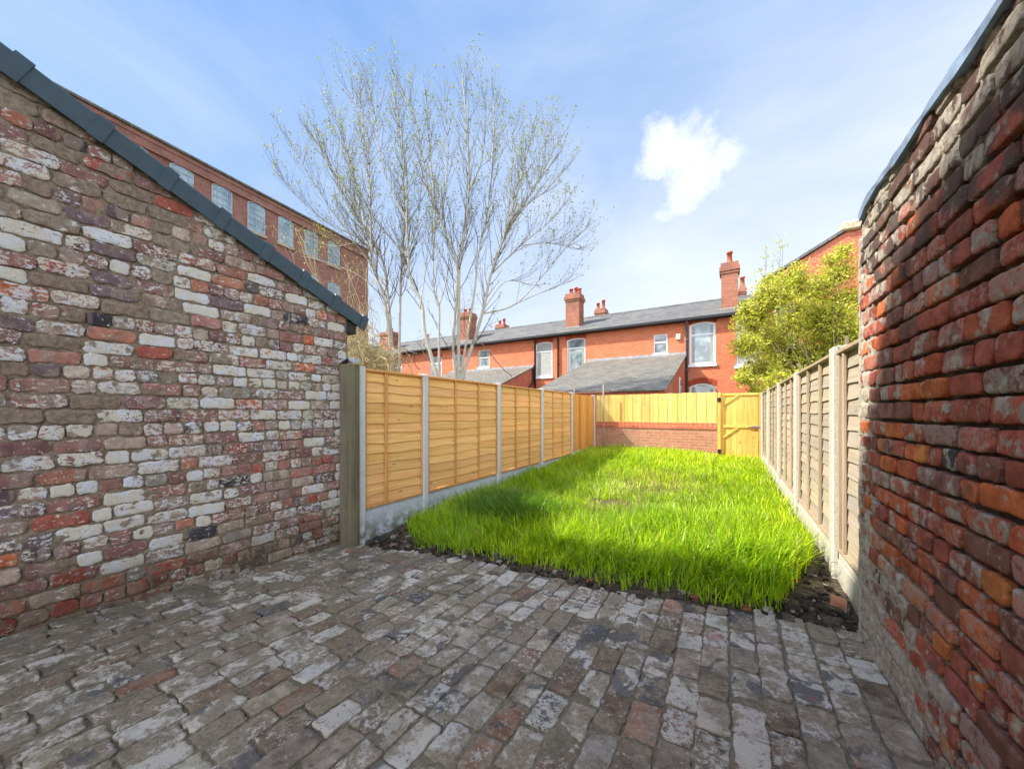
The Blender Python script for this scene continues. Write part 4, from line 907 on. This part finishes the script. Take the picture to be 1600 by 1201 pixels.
# facade: local x=0, running to -y
w0 = mloc(389, 318), mloc(413, 363); pitch = (mloc(446, 350).y-mloc(400, 340).y); wy_ = abs(w0[1].y-w0[0].y); zt_ = (mloc(400, 318)).z; zb_ = (mloc(400, 363)).z; yc0 = mloc(400, 340).y
print('mill', mz, pitch, wy_, zt_, zb_, yc0)
b = MB(); b.box(-14, 0, -75, 0, -.05, mz-.5); b.box(-14.1, .16, -75, .1, mz-1.15, mz-1.0); b.box(-14, .06, -75, .03, mz-.499, mz-.2); b.build('wall', MT['mill'], mill)
b = MB(); b.box(-14.1, .22, -75, .16, mz-.199, mz, bev=.05); b.build('coping', MT['slate2'], mill)
zh = zt_-zb_; fl = zh*1.75
for row in range(4):
    for k in range(-3, 14):
        yc = yc0-pitch*k*(1 if True else 1)
        if yc > -1.2 or yc < -74: continue
        z1 = zt_-fl*row; z0 = z1-zh
        if z0 < 1: continue
        fr = MB(); xx = .05
        def bar(a, c, d, e): fr.box(.012, .10, a, c, d, e)
        a, c = yc-wy_*.56, yc+wy_*.56; ft = .06
        bar(a, a+ft, z0, z1-.2); bar(c-ft, c, z0, z1-.2); bar(a+ft, c-ft, z0, z0+ft)
        up = [(a+(c-a)*i/8, z1-.20+.20*(1-(2*i/8-1)**2)) for i in range(9)]
        for i in range(8): fr.prism([(.012, up[i][0], up[i][1]-ft), (.012, up[i+1][0], up[i+1][1]-ft), (.012, up[i+1][0], up[i+1][1]), (.012, up[i][0], up[i][1])], (.088, 0, 0))
        for q in range(1, 4): yy = a+(c-a)*q/4; bar(yy-.016, yy+.016, z0+ft, z1-.15)
        for q in range(1, 5): zz = z0+(z1-z0)*q/5; fr.box(.012, .092, a+ft, c-ft, zz-.016, zz+.016)
        f = fr.build('window', MT['millframe'], mill)
        g_ = MB(); g_.prism([(.02, a+.05, z0+.05), (.02, c-.05, z0+.05), (.02, c-.05, z1-.22), (.02, (a+c)/2, z1-.05), (.02, a+.05, z1-.22)], (.03, 0, 0)); g_.build('pane', MT['millglass'], f)
        g_ = MB(); g_.box(.01, .18, a-.1, c+.1, z0-.25, z0-.01); g_.build('sill', MT['stone'], f)

# ================================================================== TREES
def limb_mesh(mb, pts, r0, r1, n=6):
    r0 *= .8 if r0 > .02 else 1; rs = [r0+(r1-r0)*(i/(len(pts)-1)) for i in range(len(pts))]; mb.tube(pts, rs, n, cap=False)
def smooth_path(P, sub=4):
    out = []
    for i in range(len(P)-1):
        p0 = P[max(i-1, 0)]; p1 = P[i]; p2 = P[i+1]; p3 = P[min(i+2, len(P)-1)]
        for k in range(sub):
            t = k/sub; out.append(.5*((2*p1)+(p2-p0)*t+(2*p0-5*p1+4*p2-p3)*t*t+(3*p1-p0-3*p2+p3)*t**3))
    out.append(P[-1]); return out
def make_tree(name, label, cat, stems, depth, seed, leafp=.5, twigmat='twig', dens=1.0, group=None):
    rn = random.Random(seed); tr = MB(); tw = MB(); lf_ = []; lc = []
    base = None
    def grow(p, d, L_, r, lev, mb):
        n = max(3, int(L_/.14)); pts = [p.copy()]; q = p.copy(); dd = d.copy(); spawn = []
        for i in range(n):
            dd = (dd+Vector((rn.uniform(-1, 1), rn.uniform(-1, 1), rn.uniform(-.5, 1)))*.13+Vector((0, 0, .05))).normalized(); q = q+dd*(L_/n); pts.append(q.copy())
            if i > 0: spawn.append((q.copy(), dd.copy(), i/n))
        limb_mesh(mb, pts, r, r*.35, 4 if lev < 2 else 3)
        if lev < 3:
            for (s, sd, t) in spawn:
                if rn.random() < (.62, .62, .50)[lev]*dens:
                    ax = Vector((rn.uniform(-1, 1), rn.uniform(-1, 1), rn.uniform(-.2, .6))).normalized(); nd = (sd*1.0+ax*rn.uniform(.5, .85)).normalized()
                    grow(s, nd, L_*rn.uniform(.35, .62)*(1-.4*t), r*.5*(1-.45*t), lev+1, tw)
        if lev >= 1:
            for (s, sd, t) in spawn[:: 1]:
                if rn.random() < leafp: lf_.append((s+Vector((rn.uniform(-.03, .03), rn.uniform(-.03, .03), rn.uniform(-.02, .04))), rn.uniform(.015, .032)))
            if rn.random() < .8: lf_.append((q.copy(), rn.uniform(.018, .040)))
    for k, (px, r0, r1) in enumerate(stems):
        dz = rn.uniform(-.8, .8)
        P = [atD(x, y, depth+dz*i/len(px)*1.6) for i, (x, y) in enumerate(px)]
        if r0 > .045:
            if base is None: base = Vector((P[0].x, P[0].y, -.05))
            P = [Vector((base.x+(P[0].x-base.x)*.3, base.y+(P[0].y-base.y)*.3, -.05)), P[0]*.5+Vector((base.x, base.y, .6))*.5]+P
        sp = smooth_path(P, 6); limb_mesh(tr, sp, r0, r1, 8)
        n = len(sp); tot = sum((sp[i+1]-sp[i]).length for i in range(n-1)); acc = 0
        i0 = 14 if r0 > .045 else 3
        for i in range(i0, n-1):
            seg = (sp[i+1]-sp[i]).length; d = (sp[i+1]-sp[i]).normalized(); t = i/n
            cnt = seg*12.5*dens*(.45+t); cnt = int(cnt)+(rn.random() < cnt % 1)
            if sp[i].z < 5.6: cnt = cnt if rn.random() < (.12 if sp[i].z < 4.4 else .4) else 0
            for _ in range(cnt):
                ax = Vector((rn.uniform(-1, 1), rn.uniform(-1, 1), rn.uniform(-.1, .5))).normalized(); nd = (d+ax*rn.uniform(.45, .9)).normalized()
                grow(sp[i], nd, rn.uniform(.8, 1.9)*(1.05-.55*t), max(.0055, (r0+(r1-r0)*t)*.28), 0, tw)
        grow(sp[-1], d, .45, r1*.8, 0, tw)
    loc = base if base is not None else Vector((0, 0, 0))
    root = empty(name, loc); tag(root, label, cat, group)
    for m_, nm, mt in ((tr, 'trunk', 'bark'), (tw, 'branches', twigmat)):
        if m_.v: m_.v = [(v[0]-loc.x, v[1]-loc.y, v[2]-loc.z) for v in m_.v]; m_.build(nm, MT[mt], root, True)
    leaves(lf_, loc, root, rn, ((.34, .42, .03), (.40, .38, .05), (.24, .32, .06), (.20, .15, .06)), 'buds')
    return root
def leaves(lst, loc, root, rn, pal, nm, mat='leaf', long_=1.6, double=False):
    n = len(lst); g_ = np.random.default_rng(len(lst)); P = np.array([[p.x, p.y, p.z] for p, s in lst])-np.array([loc.x, loc.y, loc.z]); S = np.array([s for p, s in lst])
    a = g_.normal(size=(n, 3)); a /= np.linalg.norm(a, axis=1)[:, None]; b_ = g_.normal(size=(n, 3)); b_ -= (b_*a).sum(1)[:, None]*a; b_ /= np.linalg.norm(b_, axis=1)[:, None]
    V = np.stack([P, P+(a*.5*long_+b_*.5)*S[:, None], P+a*long_*S[:, None]*1.15, P+(a*.5*long_-b_*.5)*S[:, None]], 1).reshape(-1, 3)
    col = np.array(pal)[g_.integers(0, len(pal), n)]*(.75+.5*g_.random((n, 1))); col = np.concatenate([col, np.ones((n, 1))], 1)
    return npobj(nm, V, np.arange(4*n), np.full(n, 4), MT[mat], root, {'col': np.repeat(col, 4, 0)}, smooth=False)
T1 = [([(614, 590), (607, 510), (600, 465), (585, 420), (580, 375), (578, 312), (575, 215)], .085, .016),
      ([(616, 590), (605, 451), (596, 402), (564, 348), (537, 303), (506, 240), (476, 200)], .08, .014),
      ([(623, 590), (625, 492), (627, 420), (632, 348), (628, 250), (618, 165)], .075, .014),
      ([(597, 405), (560, 372), (515, 350), (470, 312), (425, 255)], .030, .008), ([(605, 451), (570, 400), (530, 345), (480, 270), (450, 215)], .03, .008), ([(600, 465), (560, 430), (510, 410), (470, 400)], .02, .007), ([(575, 215), (560, 170), (540, 135)], .016, .006), ([(585, 420), (560, 330), (520, 262), (490, 215)], .035, .010),
      ([(580, 375), (552, 270), (528, 190), (515, 160)], .035, .010), ([(578, 312), (568, 215), (560, 140)], .030, .009), ([(627, 420), (650, 360), (660, 280)], .03, .009),
      ([(596, 402), (565, 380), (520, 385), (480, 370)], .025, .009)]
T2 = [([(684, 596), (664, 520), (659, 474), (641, 438), (638, 402), (636, 348), (632, 240), (612, 140)], .095, .014),
      ([(686, 590), (686, 520), (686, 478), (677, 442), (679, 330), (672, 240), (665, 150)], .06, .012),
      ([(686, 478), (697, 442), (700, 420)], .03, .010), ([(638, 402), (610, 372), (585, 340), (560, 300), (535, 220)], .032, .009), ([(636, 348), (600, 270), (585, 180), (575, 130)], .03, .009), ([(656, 480), (665, 420), (670, 350)], .03, .010)]
T3 = [([(712, 592), (708, 532), (713, 465), (713, 411), (690, 348), (668, 285), (650, 195), (617, 120)], .085, .012),
      ([(716, 592), (717, 500), (718, 411), (728, 348), (733, 276), (728, 180), (722, 115)], .09, .013),
      ([(719, 592), (740, 465), (748, 395), (762, 330), (771, 225), (771, 150)], .06, .012),
      ([(722, 592), (753, 492), (767, 429), (789, 366), (812, 285), (832, 200)], .095, .013),
      ([(755, 490), (807, 474), (857, 420), (890, 380), (918, 355)], .035, .008), ([(767, 429), (812, 384), (857, 348), (885, 315)], .035, .008),
      ([(771, 406), (807, 339), (852, 262), (873, 215)], .035, .008), ([(807, 474), (850, 455), (890, 440)], .02, .007), ([(812, 384), (860, 380), (905, 390)], .02, .007), ([(789, 366), (830, 300), (865, 250)], .024, .007), ([(812, 285), (845, 235), (862, 200)], .018, .006), ([(782, 390), (800, 340), (850, 300), (885, 262)], .02, .007), ([(733, 300), (755, 240), (760, 150)], .028, .008), ([(690, 348), (700, 250), (695, 150)], .028, .008), ([(789, 366), (800, 270), (800, 190)], .028, .008), ([(758, 480), (790, 440), (830, 445)], .02, .007)]
make_tree('tree', 'bare multi-stemmed tree nearest the outbuilding, leftmost of the three behind the fence', 'tree', T1, 12.0, 1, .35, dens=.82, group='bare trees behind the left fence')
make_tree('tree', 'bare tree with a bent pale trunk, middle one of the three behind the fence', 'tree', T2, 11.0, 2, .45, dens=.78, group='bare trees behind the left fence')
make_tree('tree', 'widest bare tree with opening green buds, rightmost of the three behind the fence', 'tree', T3, 11.3, 3, .60, dens=.82, group='bare trees behind the left fence')
# straw coloured tangled climber between outbuilding and trees
def tangle(name, label, base_px, targets, depth, seed, n, mat='straw', rr_=.010):
    rn = random.Random(seed); b = MB(); lf_ = []; base = atD(*base_px, depth); base.z = 0
    for k in range(n):
        tx, ty, sp = rn.choice(targets); tx += rn.gauss(0, sp); ty += rn.gauss(0, sp*.8)
        T_ = atD(tx, ty, depth+rn.uniform(-1, 1)); S_ = Vector((base.x+rn.uniform(-.5, .5), base.y+rn.uniform(-.5, .5), rn.uniform(0, 1.6)))
        mid = S_*.45+T_*.55+Vector((rn.uniform(-.5, .5), rn.uniform(-.5, .5), rn.uniform(.1, .9))); e2 = T_+Vector((rn.uniform(-.5, .5), rn.uniform(-.5, .5), rn.uniform(-.6, .15)))
        P = smooth_path([S_, mid, T_, e2], 6); P = [p+Vector((rn.gauss(0, .02), rn.gauss(0, .02), rn.gauss(0, .02))) for p in P]; r_ = rr_*rn.uniform(.5, 1.3); limb_mesh(b, P, r_, r_*.4, 4)
        for i in range(6, len(P)):
            if rn.random() < .45:
                d = Vector((rn.uniform(-1, 1), rn.uniform(-1, 1), rn.uniform(-.6, .8))).normalized()*rn.uniform(.12, .40); d2 = d*.5+Vector((0, 0, rn.uniform(-.06, .06))); limb_mesh(b, [P[i], P[i]+d2, P[i]+d], r_*.45, r_*.2, 3)
                if rn.random() < .5: lf_.append((P[i]+d, rn.uniform(.02, .045)))
    root = empty(name, base); tag(root, label, 'shrub'); b.v = [(v[0]-base.x, v[1]-base.y, v[2]) for v in b.v]; b.build('stems', MT[mat], root, True)
    leaves(lf_, base, root, rn, ((.45, .42, .08), (.5, .45, .15), (.35, .36, .08)), 'buds')
tangle('tangled_shrub', 'tangled straw-coloured bare shrub arching behind the outbuilding eave', (585, 640), [(575, 545, 16), (560, 520, 18), (585, 565, 12), (550, 550, 12), (600, 560, 10)], 8.5, 8, 110, rr_=.012)
tangle('tangled_shrub', 'loose yellowish shrub with scattered buds in front of the mill end', (572, 640), [(530, 410, 24), (500, 395, 22), (545, 450, 18), (560, 420, 18), (568, 480, 10), (480, 375, 16), (450, 360, 10), (560, 510, 14)], 10.5, 9, 34, rr_=.009)
# old ivy-clad stump / dark growth between stems
# leafy shrub on the right
def leafy():
    rn = random.Random(12); D = 12.0; root = empty('leafy_shrub', (2.2, 11.2, 0)); base = Vector((2.2, 11.2, 0)); tag(root, 'big yellow-green leafy shrub spilling over the right fence and gate', 'shrub')
    cl = [(1178, 500, 30), (1168, 540, 24), (1205, 465, 30), (1240, 440, 30), (1275, 455, 30), (1312, 425, 26), (1200, 530, 36), (1245, 500, 38), (1290, 500, 36), (1318, 470, 26), (1320, 530, 34), (1190, 580, 28), (1235, 560, 40), (1285, 560, 40), (1165, 590, 16), (1215, 600, 22), (1255, 600, 26), (1300, 600, 30), (1200, 440, 14), (1318, 392, 14), (1300, 405, 12), (1168, 480, 14), (1180, 610, 10), (1322, 570, 26), (1305, 575, 24), (1325, 500, 20)]
    lst = []; b = MB(); trunk = MB()
    trunk.tube([(0, 0, -.05), (.05, .05, 1.0), (.1, 0, 2.0), (.15, .1, 3.2)], [.10, .08, .065, .04], 8); trunk.tube([(.05, .05, .5), (-.4, -.1, 1.6), (-.8, -.2, 2.6)], [.06, .045, .03], 7); trunk.tube([(.05, .05, .7), (.6, .2, 1.9), (.9, .1, 3.2)], [.06, .045, .03], 7)
    for px, py, r in cl:
        dd = D+rn.uniform(-1.0, .8)-(1.0 if py > 575 else 0); c = atD(px, py, dd); rad = r*dd/F
        p0 = Vector((.1, .6, 1.0)); q = c-base; m1 = p0*.5+q*.5+Vector((rn.uniform(-.2, .2), .5, .1)); limb_mesh(b, smooth_path([p0, m1, q-Vector((0, 0, rad*.3))], 5), .013, .004, 5)
        for k in range(int(560*(r/30)**2)):
            v = Vector((rn.gauss(0, 1), rn.gauss(0, 1), rn.gauss(0, 1))).normalized()*rad*rn.uniform(.25, 1.12)
            v.z *= .9; tip = c+v
            # sprig of leaves along a short twig
            tw = Vector((rn.uniform(-1, 1), rn.uniform(-1, 1), rn.uniform(-.7, .6))).normalized()*rn.uniform(.08, .2)
            if k % 3 == 0: limb_mesh(b, [q+v*.35, q+v, q+v+tw], .006, .002, 3)
            for j in range(5): lst.append((tip+tw*(j/4)+Vector((rn.gauss(0, .012), rn.gauss(0, .012), rn.gauss(0, .012))), rn.uniform(.030, .050)))
    for px, py in ((1197, 385), (1215, 395), (1222, 378), (1207, 408), (1195, 400), (1180, 430), (1190, 420), (1218, 380)):
        c = atD(px, py, D); limb_mesh(b, [c-base+Vector((0, 0, -.8)), c-base+Vector((.02, 0, -.3)), c-base], .006, .003, 3)
        for k in range(16): lst.append((c+Vector((rn.gauss(0, .05), rn.gauss(0, .05), rn.gauss(-.05, .11))), rn.uniform(.03, .05)))
    trunk.build('trunk', MT['shrubbark'], root, True); b.build('branches', MT['shrubbark'], root, True)
    leaves(lst, base, root, rn, ((.56, .58, .035), (.68, .66, .05), (.42, .50, .035), (.34, .42, .04), (.78, .74, .14), (.56, .46, .14)), 'foliage', long_=1.7)
leafy()
# cable slung from the eaves to the neighbour's yard
b = MB(); P = [atD(743, 525, 13.5), atD(760, 545, 12.8), atD(782, 572, 12), atD(800, 588, 11.5)]; b.tube(smooth_path(P, 4), .012, 5); P = [atD(627, 541, 13.5), atD(640, 549, 13.2), atD(655, 553, 13)]; b.tube(smooth_path(P, 4), .02, 5); b.tube(smooth_path([atD(647, 551, 13.1), atD(648, 568, 13), atD(656, 578, 12.9)], 4), .014, 5)
o = b.build('overhead_cable', MT['blackpipe'], None, True); tag(o, 'thin dark cable sagging past the bare tree stems below the far eaves', 'cable')
# dark stump-like old chimney breast behind the left stems is part of the far house row
